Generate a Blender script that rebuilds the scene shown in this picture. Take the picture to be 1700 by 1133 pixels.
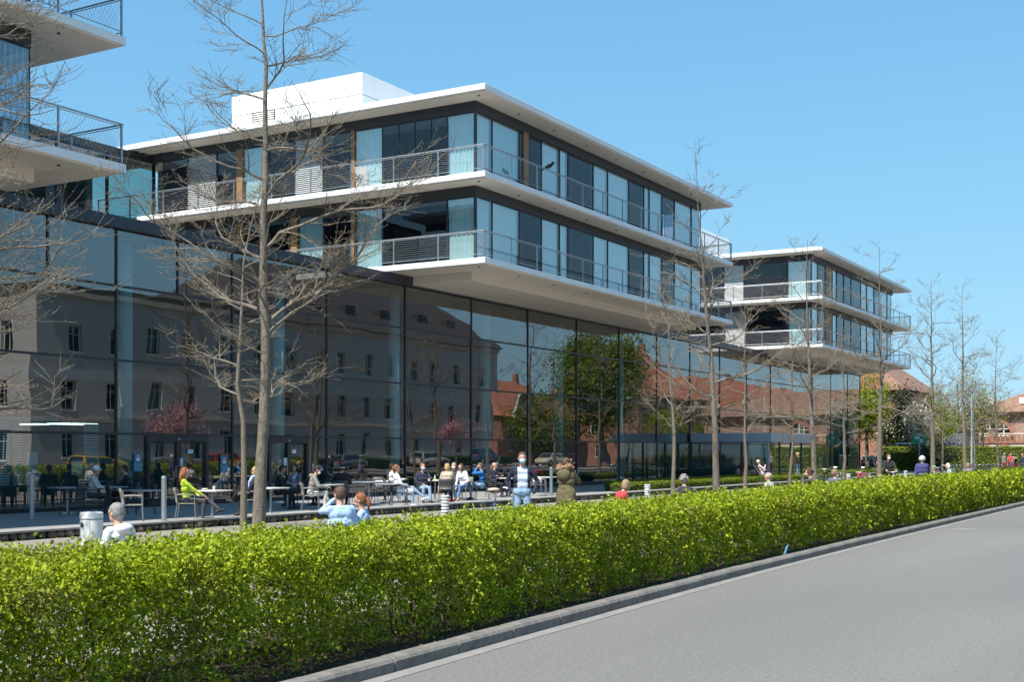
import bpy, bmesh, math, random
import numpy as np
from mathutils import Vector, Matrix, Quaternion
for _o in list(bpy.data.objects): bpy.data.objects.remove(_o)
SC = bpy.context.scene; COL = SC.collection
# ------------------------------------------------------------------ camera, sky, sun, exposure
# world axes: X runs along the street, Y runs from the street to the glass building; the ground is z = 0
EYE = 1.72; F = 2081.0; HOR = 752.0; CS, SN = 0.8627, 0.5057
cam = bpy.data.cameras.new('camera'); camo = bpy.data.objects.new('camera', cam); COL.objects.link(camo)
camo.location = (0, 0, EYE); camo.rotation_euler = (math.pi/2, 0, math.atan2(-CS, SN))
cam.sensor_width = 36; cam.lens = 36*F/1700; cam.shift_y = (HOR-566.5)/1700; cam.clip_start = .1; cam.clip_end = 3000
SC.camera = camo
SUN = Vector((-1, .11, 1.57)).normalized()
w = bpy.data.worlds.new('World'); SC.world = w; w.use_nodes = True
nt = w.node_tree; bg = nt.nodes['Background']
sky = nt.nodes.new('ShaderNodeTexSky'); sky.sky_type = 'NISHITA'; sky.sun_disc = False
sky.sun_elevation = math.asin(SUN.z); sky.sun_rotation = math.atan2(SUN.x, SUN.y)
sky.altitude = 0; sky.air_density = .7; sky.dust_density = .2; sky.ozone_density = 6
# the camera's film curve: bright sky compressed (c / (c + k)) and white balanced, the same in every direction
_a = nt.nodes.new('ShaderNodeVectorMath'); _a.operation = 'ADD'; _a.inputs[1].default_value = (2.2, 1.6, 1.2)
_d = nt.nodes.new('ShaderNodeVectorMath'); _d.operation = 'DIVIDE'; _m = nt.nodes.new('ShaderNodeVectorMath'); _m.operation = 'MULTIPLY'; _m.inputs[1].default_value = (.445/.14, .62/.14, .715/.14)
nt.links.new(sky.outputs[0], _a.inputs[0]); nt.links.new(sky.outputs[0], _d.inputs[0]); nt.links.new(_a.outputs[0], _d.inputs[1]); nt.links.new(_d.outputs[0], _m.inputs[0])
nt.links.new(_m.outputs[0], bg.inputs[0]); bg.inputs[1].default_value = .14
sl = bpy.data.lights.new('sun', 'SUN'); sl.energy = 4.9; sl.angle = math.radians(.53); sl.color = (1, .955, .88)
so = bpy.data.objects.new('sun', sl); COL.objects.link(so); so.location = (0, 0, 60)
so.rotation_euler = SUN.to_track_quat('Z', 'Y').to_euler()
SC.render.engine = 'CYCLES'
SC.view_settings.view_transform = 'Standard'; SC.view_settings.look = 'None'
SC.view_settings.exposure = .70; SC.view_settings.gamma = 1.0; SC.view_settings.use_curve_mapping = False
SC.cycles.max_bounces = 10; SC.cycles.transparent_max_bounces = 24; SC.cycles.glossy_bounces = 4
SC.cycles.caustics_reflective = False; SC.cycles.caustics_refractive = False
SC.cycles.sample_clamp_indirect = 6

# ------------------------------------------------------------------ pixel directions of the photograph -> points on real surfaces
def ray(x, y=HOR):
    l = (x-850)/F
    return CS+SN*l, SN-CS*l, (HOR-y)/F
def onY(x, Y, y=HOR):
    a, b, c = ray(x, y); d = Y/b; return Vector((a*d, Y, EYE+c*d))
def onX(x, X, y=HOR):
    a, b, c = ray(x, y); d = X/a; return Vector((X, b*d, EYE+c*d))
def onZ(x, y, z=0):
    a, b, c = ray(x, y); d = (z-EYE)/c; return Vector((a*d, b*d, z))
def atd(x, d, z=0):
    a, b, c = ray(x); return Vector((a*d, b*d, z))

# ------------------------------------------------------------------ materials
MT = {}
def mat(name, col, rough=.6, metal=0, var=0, scale=5., bump=0, bscale=None, spec=.5, stretch=(1,1,1), trans=0, col2=None, coat=0, detail=4):
    if name in MT: return MT[name]
    m = bpy.data.materials.new(name); m.use_nodes = True; n = m.node_tree.nodes; L = m.node_tree.links
    p = n['Principled BSDF']; p.inputs['Roughness'].default_value = rough; p.inputs['Metallic'].default_value = metal
    p.inputs['Specular IOR Level'].default_value = spec; p.inputs['Base Color'].default_value = (*col, 1)
    p.inputs['Coat Weight'].default_value = coat
    if var or bump or col2:
        tc = n.new('ShaderNodeTexCoord'); mp = n.new('ShaderNodeMapping'); mp.inputs['Scale'].default_value = stretch
        L.new(tc.outputs['Object'], mp.inputs[0])
        nz = n.new('ShaderNodeTexNoise'); nz.inputs['Scale'].default_value = scale; nz.inputs['Detail'].default_value = detail; nz.inputs['Roughness'].default_value = .62
        L.new(mp.outputs[0], nz.inputs[0])
        if var or col2:
            mx = n.new('ShaderNodeMix'); mx.data_type = 'RGBA'
            c2 = col2 if col2 else tuple(c*(1-var) for c in col); c1 = col if col2 else tuple(min(1, c*(1+var)) for c in col)
            mx.inputs[6].default_value = (*c1, 1); mx.inputs[7].default_value = (*c2, 1)
            rg = n.new('ShaderNodeMapRange'); rg.inputs[1].default_value = .3; rg.inputs[2].default_value = .7
            L.new(nz.outputs[0], rg.inputs[0]); L.new(rg.outputs[0], mx.inputs[0]); L.new(mx.outputs[2], p.inputs['Base Color'])
        if bump:
            nb = n.new('ShaderNodeTexNoise'); nb.inputs['Scale'].default_value = bscale or scale*4; nb.inputs['Detail'].default_value = 5
            L.new(mp.outputs[0], nb.inputs[0]); b = n.new('ShaderNodeBump'); b.inputs['Strength'].default_value = bump; b.inputs['Distance'].default_value = .02
            L.new(nb.outputs[0], b.inputs['Height']); L.new(b.outputs[0], p.inputs['Normal'])
    MT[name] = m; return m
def glass_mat(name, r0, tint, wave=0, power=5.0, scale=.35, gcol=(.95, .98, 1)):
    """coated pane: mirror share after Schlick, the rest passes straight through, tinted"""
    m = bpy.data.materials.new(name); m.use_nodes = True; n = m.node_tree.nodes; L = m.node_tree.links; n.clear()
    o = n.new('ShaderNodeOutputMaterial'); mx = n.new('ShaderNodeMixShader'); tr = n.new('ShaderNodeBsdfTransparent'); gl = n.new('ShaderNodeBsdfGlossy')
    tr.inputs[0].default_value = (*tint, 1); gl.inputs['Roughness'].default_value = 0; gl.inputs['Color'].default_value = (*gcol, 1)
    lw = n.new('ShaderNodeLayerWeight'); lw.inputs[0].default_value = .5
    pw = n.new('ShaderNodeMath'); pw.operation = 'POWER'; pw.inputs[1].default_value = power; L.new(lw.outputs['Facing'], pw.inputs[0])
    ma = n.new('ShaderNodeMath'); ma.operation = 'MULTIPLY_ADD'; ma.inputs[1].default_value = 1-r0; ma.inputs[2].default_value = r0
    L.new(pw.outputs[0], ma.inputs[0]); L.new(ma.outputs[0], mx.inputs[0]); L.new(tr.outputs[0], mx.inputs[1]); L.new(gl.outputs[0], mx.inputs[2])
    if wave:
        tc = n.new('ShaderNodeTexCoord'); oi = n.new('ShaderNodeObjectInfo'); va = n.new('ShaderNodeVectorMath'); va.operation = 'ADD'
        sc = n.new('ShaderNodeMath'); sc.operation = 'MULTIPLY'; sc.inputs[1].default_value = 57.; L.new(oi.outputs['Random'], sc.inputs[0])
        L.new(tc.outputs['Object'], va.inputs[0]); L.new(sc.outputs[0], va.inputs[1])
        nz = n.new('ShaderNodeTexNoise'); nz.inputs['Scale'].default_value = scale; nz.inputs['Detail'].default_value = 1; L.new(va.outputs[0], nz.inputs[0])
        b = n.new('ShaderNodeBump'); b.inputs['Strength'].default_value = 1; b.inputs['Distance'].default_value = wave
        L.new(nz.outputs[0], b.inputs['Height']); L.new(b.outputs[0], gl.inputs['Normal'])
    L.new(mx.outputs[0], o.inputs[0]); MT[name] = m; return m
def emit_mat(name, col, s):
    m = bpy.data.materials.new(name); m.use_nodes = True; n = m.node_tree.nodes; p = n['Principled BSDF']
    p.inputs['Base Color'].default_value = (*col, 1); p.inputs['Emission Color'].default_value = (*col, 1); p.inputs['Emission Strength'].default_value = s
    MT[name] = m; return m
def leaf_mat(name, c1, c2, tr=.35, tcol=None, rough=.5, patch=None):
    m = bpy.data.materials.new(name); m.use_nodes = True; n = m.node_tree.nodes; L = m.node_tree.links; n.clear()
    o = n.new('ShaderNodeOutputMaterial'); mx = n.new('ShaderNodeMixShader'); p = n.new('ShaderNodeBsdfPrincipled'); t = n.new('ShaderNodeBsdfTranslucent')
    g = n.new('ShaderNodeNewGeometry'); r = n.new('ShaderNodeMix'); r.data_type = 'RGBA'; r.inputs[6].default_value = (*c1, 1); r.inputs[7].default_value = (*c2, 1)
    L.new(g.outputs['Random Per Island'], r.inputs[0])
    if patch:    # plants that leaf out later or browner than their neighbours
        tc = n.new('ShaderNodeTexCoord'); nz = n.new('ShaderNodeTexNoise'); nz.inputs['Scale'].default_value = 1.7; nz.inputs['Detail'].default_value = 4; L.new(tc.outputs['Object'], nz.inputs[0])
        rg = n.new('ShaderNodeMapRange'); rg.inputs[1].default_value = .52; rg.inputs[2].default_value = .68; rg.inputs[4].default_value = .75; L.new(nz.outputs[0], rg.inputs[0])
        r2 = n.new('ShaderNodeMix'); r2.data_type = 'RGBA'; L.new(rg.outputs[0], r2.inputs[0]); L.new(r.outputs[2], r2.inputs[6]); r2.inputs[7].default_value = (*patch, 1); r = r2
    L.new(r.outputs[2], p.inputs['Base Color'])
    p.inputs['Roughness'].default_value = rough; p.inputs['Specular IOR Level'].default_value = .22
    mul = n.new('ShaderNodeMix'); mul.data_type = 'RGBA'; mul.blend_type = 'MULTIPLY'; mul.inputs[0].default_value = 1; mul.inputs[7].default_value = (*(tcol or (1.6, 1.5, .6)), 1)
    L.new(r.outputs[2], mul.inputs[6]); L.new(mul.outputs[2], t.inputs[0])
    mx.inputs[0].default_value = tr; L.new(p.outputs[0], mx.inputs[1]); L.new(t.outputs[0], mx.inputs[2]); L.new(mx.outputs[0], o.inputs[0])
    MT[name] = m; return m

white = mat('white_panel', (.80, .80, .79), .45, var=.05, scale=1.2, stretch=(1, 1, .12))
soffm = mat('soffit_panel', (.74, .68, .59), .6, var=.05, scale=.5)
slabdark = mat('dark_band', (.035, .037, .04), .5)
framem = mat('dark_frame', (.025, .027, .03), .4, spec=.5)
framen = mat('navy_fascia', (.03, .034, .045), .35)
steel = mat('galvanised_steel', (.42, .44, .46), .38, metal=.75, var=.12, scale=6)
wood = mat('oak_post', (.30, .155, .055), .5, var=.25, scale=3, stretch=(6, 6, .5))
cur1 = mat('curtain_cloth', (.86, .90, .88), .9, var=.05, scale=2)
cur2 = mat('curtain_teal', (.66, .78, .78), .9, var=.06, scale=2)
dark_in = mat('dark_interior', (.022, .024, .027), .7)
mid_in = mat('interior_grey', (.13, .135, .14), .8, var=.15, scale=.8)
pale_in = mat('interior_pale', (.45, .47, .47), .8)
colm = mat('column_paint', (.62, .68, .72), .5)
glassU = glass_mat('upper_glass', .24, (.72, .86, .88), .0015, 4.0, .5)
glassH = glass_mat('hall_glass', .20, (.46, .66, .66), .006, 4.0, .40, (1, .95, .93))
glassD = glass_mat('dark_panel_glass', .055, (.34, .42, .52), .0015, 5.0, .5)
glassG = glass_mat('green_glass', .10, (.36, .52, .47), .0015, 4.0, .5)
blindm = mat('blind_slat', (.80, .80, .78), .4)
asphalt = None

# ------------------------------------------------------------------ mesh helpers
class MB:
    def __init__(s): s.v = []; s.f = []; s.m = []
    def add(s, vs, fs, mi=0):
        b = len(s.v); s.v.extend(vs); s.f.extend([tuple(i+b for i in f) for f in fs]); s.m.extend([mi]*len(fs)); return s
    def box(s, x0, x1, y0, y1, z0, z1, mi=0):
        return s.add([(x0,y0,z0),(x1,y0,z0),(x1,y1,z0),(x0,y1,z0),(x0,y0,z1),(x1,y0,z1),(x1,y1,z1),(x0,y1,z1)],
                     [(0,3,2,1),(4,5,6,7),(0,1,5,4),(1,2,6,5),(2,3,7,6),(3,0,4,7)], mi)
    def bbox(s, x0, x1, y0, y1, z0, z1, b=.01, mi=0):
        """box with chamfered edges"""
        vs = []; P = []
        for (sx, sy, sz) in [(a, c, e) for a in (0, 1) for c in (0, 1) for e in (0, 1)]:
            X, Y, Z = (x0, x1)[sx], (y0, y1)[sy], (z0, z1)[sz]; dx, dy, dz = b*(1-2*sx), b*(1-2*sy), b*(1-2*sz)
            P.append(len(vs)); vs += [(X, Y+dy, Z+dz), (X+dx, Y, Z+dz), (X+dx, Y+dy, Z)]
        I = lambda a, c, e, k: P[a*4+c*2+e]+k
        fs = []
        for a in (0, 1):
            q = [I(a,0,0,0), I(a,1,0,0), I(a,1,1,0), I(a,0,1,0)]; fs.append(q if a else q[::-1])
            q = [I(0,a,0,1), I(1,a,0,1), I(1,a,1,1), I(0,a,1,1)]; fs.append(q[::-1] if a else q)
            q = [I(0,0,a,2), I(1,0,a,2), I(1,1,a,2), I(0,1,a,2)]; fs.append(q if a else q[::-1])
        for a in (0, 1):
            for c in (0, 1):
                q = [I(a,c,0,0), I(a,c,1,0), I(a,c,1,1), I(a,c,0,1)]; fs.append(q if a == c else q[::-1])
                q = [I(a,0,c,0), I(a,1,c,0), I(a,1,c,2), I(a,0,c,2)]; fs.append(q[::-1] if a == c else q)
                q = [I(0,a,c,1), I(1,a,c,1), I(1,a,c,2), I(0,a,c,2)]; fs.append(q if a == c else q[::-1])
        for a in (0, 1):
            for c in (0, 1):
                for e in (0, 1):
                    q = [I(a,c,e,0), I(a,c,e,1), I(a,c,e,2)]; fs.append(q[::-1] if (a+c+e) % 2 else q)
        return s.add(vs, fs, mi)
    def tube(s, pts, rad, n=6, mi=0, caps=True):
        pts = [Vector(p) for p in pts]; k = len(pts)
        if not hasattr(rad, '__len__'): rad = [rad]*k
        t0 = (pts[1]-pts[0]).normalized(); up = Vector((0, 0, 1)) if abs(t0.z) < .9 else Vector((1, 0, 0))
        a = t0.cross(up).normalized(); vs = []
        for i, p in enumerate(pts):
            t = (pts[min(i+1, k-1)]-pts[max(i-1, 0)])
            t = t.normalized() if t.length > 1e-9 else t0
            a = a-t*a.dot(t); a = a.normalized() if a.length > 1e-6 else t.orthogonal().normalized(); b = t.cross(a)
            for j in range(n):
                an = 2*math.pi*j/n; q = p+(a*math.cos(an)+b*math.sin(an))*rad[i]; vs.append((q.x, q.y, q.z))
        fs = [(i*n+j, i*n+(j+1) % n, (i+1)*n+(j+1) % n, (i+1)*n+j) for i in range(k-1) for j in range(n)]
        if caps: fs += [tuple(range(n))[::-1], tuple((k-1)*n+j for j in range(n))]
        return s.add(vs, fs, mi)
    def lathe(s, prof, c=(0,0,0), n=16, mi=0):
        vs = []; k = len(prof)
        for (r, z) in prof:
            for j in range(n):
                an = 2*math.pi*j/n; vs.append((c[0]+r*math.cos(an), c[1]+r*math.sin(an), c[2]+z))
        fs = [(i*n+j, i*n+(j+1) % n, (i+1)*n+(j+1) % n, (i+1)*n+j) for i in range(k-1) for j in range(n)]
        fs += [tuple(range(n))[::-1], tuple((k-1)*n+j for j in range(n))]
        return s.add(vs, fs, mi)
    def ell(s, c, r, n=10, m=7, mi=0, rot=None):
        vs = []; fs = []
        for i in range(m+1):
            th = math.pi*i/m
            for j in range(n):
                ph = 2*math.pi*j/n; q = Vector((r[0]*math.sin(th)*math.cos(ph), r[1]*math.sin(th)*math.sin(ph), r[2]*math.cos(th)))
                if rot is not None: q = rot @ q
                vs.append((c[0]+q.x, c[1]+q.y, c[2]+q.z))
        for i in range(m):
            for j in range(n): fs.append((i*n+j, (i+1)*n+j, (i+1)*n+(j+1) % n, i*n+(j+1) % n))
        return s.add(vs, fs, mi)
    def prism(s, poly, z0, z1, mi=0):
        k = len(poly); vs = [(p[0], p[1], z0) for p in poly]+[(p[0], p[1], z1) for p in poly]
        return s.add(vs, [tuple(range(k))[::-1], tuple(range(k, 2*k))]+[(i, (i+1) % k, k+(i+1) % k, k+i) for i in range(k)], mi)
    def quad(s, a, b, c, d, mi=0): return s.add([tuple(a), tuple(b), tuple(c), tuple(d)], [(0,1,2,3)], mi)
    def mesh(s, name, mats, smooth=False):
        me = bpy.data.meshes.new(name); me.from_pydata(s.v, [], s.f)
        for m in (mats if isinstance(mats, (list, tuple)) else [mats]): me.materials.append(m)
        if any(s.m): me.polygons.foreach_set('material_index', s.m)
        if smooth: me.polygons.foreach_set('use_smooth', [True]*len(me.polygons))
        me.update(); return me
    def build(s, name, mats, parent=None, smooth=False):
        return place(name, s.mesh(name, mats, smooth), parent)
def place(name, me, parent=None, loc=None, rot=None, scale=None):
    o = bpy.data.objects.new(name, me); COL.objects.link(o)
    if parent is not None: o.parent = parent
    if loc is not None: o.location = loc
    if rot is not None: o.rotation_euler = rot
    if scale is not None: o.scale = scale if hasattr(scale, '__len__') else (scale,)*3
    return o
def thing(name, label, cat, loc=(0,0,0), rz=0, group=None):
    o = bpy.data.objects.new(name, None); COL.objects.link(o); o.location = loc; o.rotation_euler = (0, 0, rz); o.empty_display_size = .3
    o['label'] = label; o['category'] = cat
    if group: o['group'] = group
    return o
def tag(o, label, cat, group=None):
    o['label'] = label; o['category'] = cat
    if group: o['group'] = group
    return o
def struct(o): o['kind'] = 'structure'; return o
def stuff(o): o['kind'] = 'stuff'; return o
def kids(o): return [c for c in COL.objects if c.parent is o]
def dup(root, loc, rz=0, label=None, group=None, scale=None, parent=None, _top=True):
    r = root.copy(); COL.objects.link(r)
    if _top:
        r.location = loc; r.rotation_euler = (0, 0, rz)
        if scale: r.scale = (scale,)*3
        if label: r['label'] = label
        if group: r['group'] = group
    else: r.parent = parent
    for c in CH.get(root.name, []) or root.children: dup(c, None, parent=r, _top=False)
    return r
CH = {}
def R(a, b): return random.uniform(a, b)
# ================================================================== the setting: ground, road, kerb, terrace
random.seed(7)
KP = [(-60, 5.3), (-20, 5.45), (0, 5.55), (6, 5.66), (8, 5.74), (10, 5.84), (13.2, 5.97), (17.2, 6.09), (22, 6.15), (26.6, 6.18), (43, 6.2), (70, 6.2), (118, 6.2)]
def kerbY(x): return float(np.interp(x, [p[0] for p in KP], [p[1] for p in KP]))
def asphalt_mat():
    m = mat('asphalt', (.205, .203, .20), .88, spec=.25); n = m.node_tree.nodes; L = m.node_tree.links; p = n['Principled BSDF']
    tc = n.new('ShaderNodeTexCoord')
    def noise(s, d, st=(1,1,1)):
        mp = n.new('ShaderNodeMapping'); mp.inputs['Scale'].default_value = st; L.new(tc.outputs['Object'], mp.inputs[0])
        z = n.new('ShaderNodeTexNoise'); z.inputs['Scale'].default_value = s; z.inputs['Detail'].default_value = d; L.new(mp.outputs[0], z.inputs[0]); return z
    a = noise(90, 6); b = noise(.35, 4, (.25, 1, 1)); v = n.new('ShaderNodeTexVoronoi'); v.inputs['Scale'].default_value = 130; L.new(tc.outputs['Object'], v.inputs[0])
    r1 = n.new('ShaderNodeMapRange'); r1.inputs[1].default_value = .3; r1.inputs[2].default_value = .7; r1.inputs[3].default_value = .62; r1.inputs[4].default_value = 1.38; L.new(a.outputs[0], r1.inputs[0])
    r2 = n.new('ShaderNodeMapRange'); r2.inputs[1].default_value = .3; r2.inputs[2].default_value = .7; r2.inputs[3].default_value = .90; r2.inputs[4].default_value = 1.08; L.new(b.outputs[0], r2.inputs[0])
    r3 = n.new('ShaderNodeMapRange'); r3.inputs[1].default_value = 0; r3.inputs[2].default_value = .5; r3.inputs[3].default_value = 1.18; r3.inputs[4].default_value = .85; L.new(v.outputs[0], r3.inputs[0])
    m1 = n.new('ShaderNodeMath'); m1.operation = 'MULTIPLY'; L.new(r1.outputs[0], m1.inputs[0]); L.new(r2.outputs[0], m1.inputs[1])
    m2 = n.new('ShaderNodeMath'); m2.operation = 'MULTIPLY'; L.new(m1.outputs[0], m2.inputs[0]); L.new(r3.outputs[0], m2.inputs[1])
    c = noise(22, 3); r4 = n.new('ShaderNodeMapRange'); r4.inputs[1].default_value = .3; r4.inputs[2].default_value = .7; r4.inputs[3].default_value = .86; r4.inputs[4].default_value = 1.14; L.new(c.outputs[0], r4.inputs[0])
    v2 = n.new('ShaderNodeTexVoronoi'); v2.inputs['Scale'].default_value = 3.2; L.new(tc.outputs['Object'], v2.inputs[0]); r5 = n.new('ShaderNodeMapRange'); r5.inputs[1].default_value = .0; r5.inputs[2].default_value = .06; r5.inputs[3].default_value = 1.5; r5.inputs[4].default_value = 1.0; L.new(v2.outputs[0], r5.inputs[0])
    m3 = n.new('ShaderNodeMath'); m3.operation = 'MULTIPLY'; L.new(m2.outputs[0], m3.inputs[0]); L.new(r4.outputs[0], m3.inputs[1])
    m2 = n.new('ShaderNodeMath'); m2.operation = 'MULTIPLY'; L.new(m3.outputs[0], m2.inputs[0]); L.new(r5.outputs[0], m2.inputs[1])
    mx = n.new('ShaderNodeMix'); mx.data_type = 'RGBA'; mx.blend_type = 'MULTIPLY'; mx.inputs[0].default_value = 1; mx.inputs[6].default_value = (.196, .187, .175, 1)
    L.new(m2.outputs[0], mx.inputs[7]); L.new(mx.outputs[2], p.inputs['Base Color'])
    bp = n.new('ShaderNodeBump'); bp.inputs['Strength'].default_value = .5; bp.inputs['Distance'].default_value = .006; L.new(v.outputs[0], bp.inputs['Height']); L.new(bp.outputs[0], p.inputs['Normal'])
    return m
asphalt = asphalt_mat()
groundm = mat('ground_earth', (.16, .15, .12), .9, var=.25, scale=.2)
soilm = mat('mulch_soil', (.035, .025, .018), .95, var=.5, scale=9, bump=.8, bscale=40)
pavem = mat('path_paving', (.23, .205, .175), .85, var=.15, scale=1.5, bump=.15, bscale=30)
terrm = mat('terrace_paving', (.25, .245, .24), .8, var=.16, scale=.9, bump=.1, bscale=25)
kerbm = mat('kerb_concrete', (.165, .152, .135), .85, var=.28, scale=7, bump=.35, bscale=60)
gutm = mat('gutter_concrete', (.218, .206, .19), .85, var=.15, scale=4, bump=.15, bscale=60)
g = MB(); g.quad((-900,-900,-.26), (1500,-900,-.26), (1500,900,-.26), (-900,900,-.26)); struct(g.build('ground', groundm))
# road sheet (follows the kerb), camera side pavement beyond it
def strip(name, f0, f1, z, m, xs, ):
    b = MB(); vs = []
    for x in xs: vs += [(x, f0(x), z), (x, f1(x), z)]
    b.add(vs, [(2*i, 2*i+2, 2*i+3, 2*i+1) for i in range(len(xs)-1)]); return struct(b.build(name, m))
XS = list(np.arange(-60, 119, 2.0))
strip('road', lambda x: -3.2, lambda x: kerbY(x)-.0, 0, asphalt, XS)
strip('gutter', lambda x: kerbY(x)-.16, lambda x: kerbY(x)+.02, .004, gutm, XS)
strip('pavement', lambda x: -14.0, lambda x: -3.2, .1, pavem, [-60, 150])
strip('soil_bed', lambda x: kerbY(x)+.13, lambda x: kerbY(x)+2.1, .055, soilm, XS)
strip('garden_path', lambda x: kerbY(x)+2.05, lambda x: 22.6, -.15, pavem, XS)
strip('cross_road', lambda x: -40, lambda x: 60, -.02, asphalt, [118.0, 134])
# kerb stones, one by one
kb = struct(bpy.data.objects.new('kerb', None)); COL.objects.link(kb)
ks = []
for i in range(5):
    b = MB(); c = random.Random(i)
    prof = [(0, -.12), (0, .085), (.02, .108), (.05, .115), (.15, .115), (.15, -.12)]
    L_ = .988; vs = []
    for x in (0, .012, .5, L_-.012, L_):
        e = .004 if x in (0, L_) else 0
        vs += [(x, p[0]+e*(p[0] < .1)+c.uniform(-.0015, .0015), p[1]-e*(p[1] > 0)+c.uniform(-.0015, .0015)) for p in prof]
    n = len(prof); b.add(vs, [(i_*n+j, (i_+1)*n+j, (i_+1)*n+j+1, i_*n+j+1) for i_ in range(4) for j in range(n-1)]+[tuple(range(n)), tuple(4*n+j for j in range(n))[::-1]])
    ks.append(b.mesh('kerb_stone', kerbm))
for i in range(-8, 76):
    y0, y1 = kerbY(i), kerbY(i+1)
    place('kerb_stone', random.choice(ks), kb, (i+R(-.003, .003), y0+R(-.004, .004), R(-.004, .003)), (0, 0, math.atan2(y1-y0, 1)))
b = MB()
for x0, x1 in ((-60, -8), (76, 118)): b.box(x0, x1, kerbY(x0)+.002, kerbY(x0)+.15, -.1, .112)
b.build('kerb_run', kerbm, kb)
# manhole / gully plates in the road
def gully(px_, py_):
    p = onZ(px_, py_, 0); t = thing('drain_cover', 'pale iron drain cover set flush in the grey asphalt', 'drain', p, 0)
    b = MB(); b.lathe([(.33, .002), (.33, .008), (.28, .008), (.28, .005)], n=24); b.build('rim', gutm, t)
    b = MB(); b.lathe([(.278, .002), (.278, .007), (.001, .007)], n=24)
    for k in range(-3, 4): b.box(-.2, .2, k*.06-.012, k*.06+.012, .007, .011)
    b.build('lid', mat('worn_iron', (.26, .24, .22), .6, var=.2, scale=20), t)
gully(1600, 880)
# terrace slab with edge, and the rough stone retaining wall along it
b = MB(); b.box(-30, 116, 22.75, 30.02, -.3, 0.0); struct(b.build('terrace', terrm))
copm = mat('coping_stone', (.30, .285, .26), .8, var=.15, scale=3, bump=.2, bscale=30)
rw = thing('retaining_wall', 'low rough stone retaining wall along the terrace edge with flat coping', 'wall', (0, 22.5, -.15))
stm = [mat('rubble_stone_%s' % k, c, .9, var=.3, scale=12, bump=.6, bscale=25) for k, c in (('tan', (.20, .155, .10)), ('grey', (.15, .135, .11)), ('dark', (.09, .075, .055)))]
sm = []
for k in range(9):
    c = random.Random(k); b = MB(); b.ell((0,0,0), (.12*c.uniform(.8,1.2), .08, .085*c.uniform(.85,1.1)), 7, 5)
    b.v = [(v[0]*c.uniform(.82,1.1), v[1]*c.uniform(.85,1.1), v[2]*c.uniform(.85,1.12)) for v in b.v]; sm.append(b.mesh('stone', stm[k % 3]))
cnt = 0; x = 8.0; rest = MB()
while x < 60:
    wd = R(.2, .27)
    if cnt < 300:
        place('stone', random.choice(sm), rw, (x, R(-.05, .03), R(.06, .10)), (R(-.2,.2), R(-.25,.25), R(-.2,.2)), R(.95, 1.12)); cnt += 1
        if x < 34 and cnt < 300 and random.random() < .4:
            place('stone', random.choice(sm), rw, (x+R(-.1,.1), R(-.03, .05), R(.15, .17)), (R(-.4,.4), R(-.4,.4), R(-3,3)), R(.4, .6)); cnt += 1
    else: rest.ell((x, R(-.04,.02), .08), (wd*.55, .08, .09), 6, 4)
    x += wd
rest.box(-30, 116, .06, .25, 0, .145)
stuff(rest.build('stone_core', stm[1], rw))
for k in range(-14, 58):
    b = MB(); b.bbox(k*2.0+.004, k*2.0+1.996, -.10, .40, .165, .215, .006)
    b.build('coping_slab', copm, rw)
# ================================================================== the glass hall (two storeys of panes, full length)
random.seed(11)
YH = 30.0; ZT = 8.62; ROWS = [.12, 2.30, 4.57, 6.86, ZT]; BAY = 5.115; X0 = 27.1
hall = thing('glass_hall', 'long two storey glass hall with dark mullions under the cantilevered white blocks', 'building', (0, YH, 0))
bays = [X0+BAY*k for k in range(-5, 17)]          # 1.5 .. 108.9
bays.append(113.0)
def pane(parent, a, c, z0, z1, m, y=0, tilt=.0022, gap=.03, name='pane', th=.0):
    b = MB(); w2 = (c-a)/2-gap; h2 = (z1-z0)/2-gap
    b.quad((-w2,0,-h2), (w2,0,-h2), (w2,0,h2), (-w2,0,h2))
    o = b.build(name, m, parent); o.location = ((a+c)/2, y, (z0+z1)/2)
    o.rotation_euler = (random.gauss(0, tilt), 0, random.gauss(0, tilt)); return o
DOORX = [(28.3, 31.0), (34.0, 36.2)]
for i in range(len(bays)-1):
    xa, xb = bays[i], bays[i+1]
    for r in range(4):
        z0, z1 = ROWS[r], ROWS[r+1]; sp = [xa, xb]
        if r == 3 and xa < 30: sp = [xa, (xa+xb)/2, xb]
        if r == 0:
            for d0, d1 in DOORX:
                if xa < d0 < xb: sp = [xa, d0, d1, xb]
            if 72 < xa < 83: continue
        for a, c in zip(sp[:-1], sp[1:]):
            if any(abs(a-d[0]) < .01 and r == 0 for d in DOORX): continue
            pane(hall, a, c, z0, z1, glassH)
for i, x in enumerate(bays):
    b = MB(); b.box(x-.032, x+.032, -.04, .08, .12, ZT); b.build('mullion', framem, hall)
    if i < len(bays)-1 and x < 30:
        xm = (x+bays[i+1])/2; b = MB(); b.box(xm-.025, xm+.025, -.045, .08, ROWS[3], ZT); b.build('mullion', framem, hall)
for z in ROWS[1:4]:
    for xa, xb in zip(bays[:-1], bays[1:]):
        if 72 < xa < 83 and z < 3: continue
        b = MB(); b.box(xa+.033, xb-.033, -.034, .06, z-.036, z+.036); b.build('transom', framem, hall)
b = MB(); b.box(1.5, 113.05, -.06, .12, .0, .12); b.build('base_sill', framem, hall)
b = MB(); b.box(1.5, 113.3, -.22, .5, ZT, 8.98); b.build('roof_fascia', framen, hall)
b = MB(); b.box(1.5, 113.2, .5, 16.0, 8.70, 8.92); b.build('roof_slab', slabdark, hall)
b = MB(); b.box(1.5, 113.2, .12, 15.0, ZT-.12, ZT-.02); b.build('ceiling', mid_in, hall)
b = MB(); b.box(1.5, 113.0, .12, 16, -.02, .03); b.build('hall_floor', mat('hall_floor', (.09, .088, .085), .35, var=.1, scale=1), hall)
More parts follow.
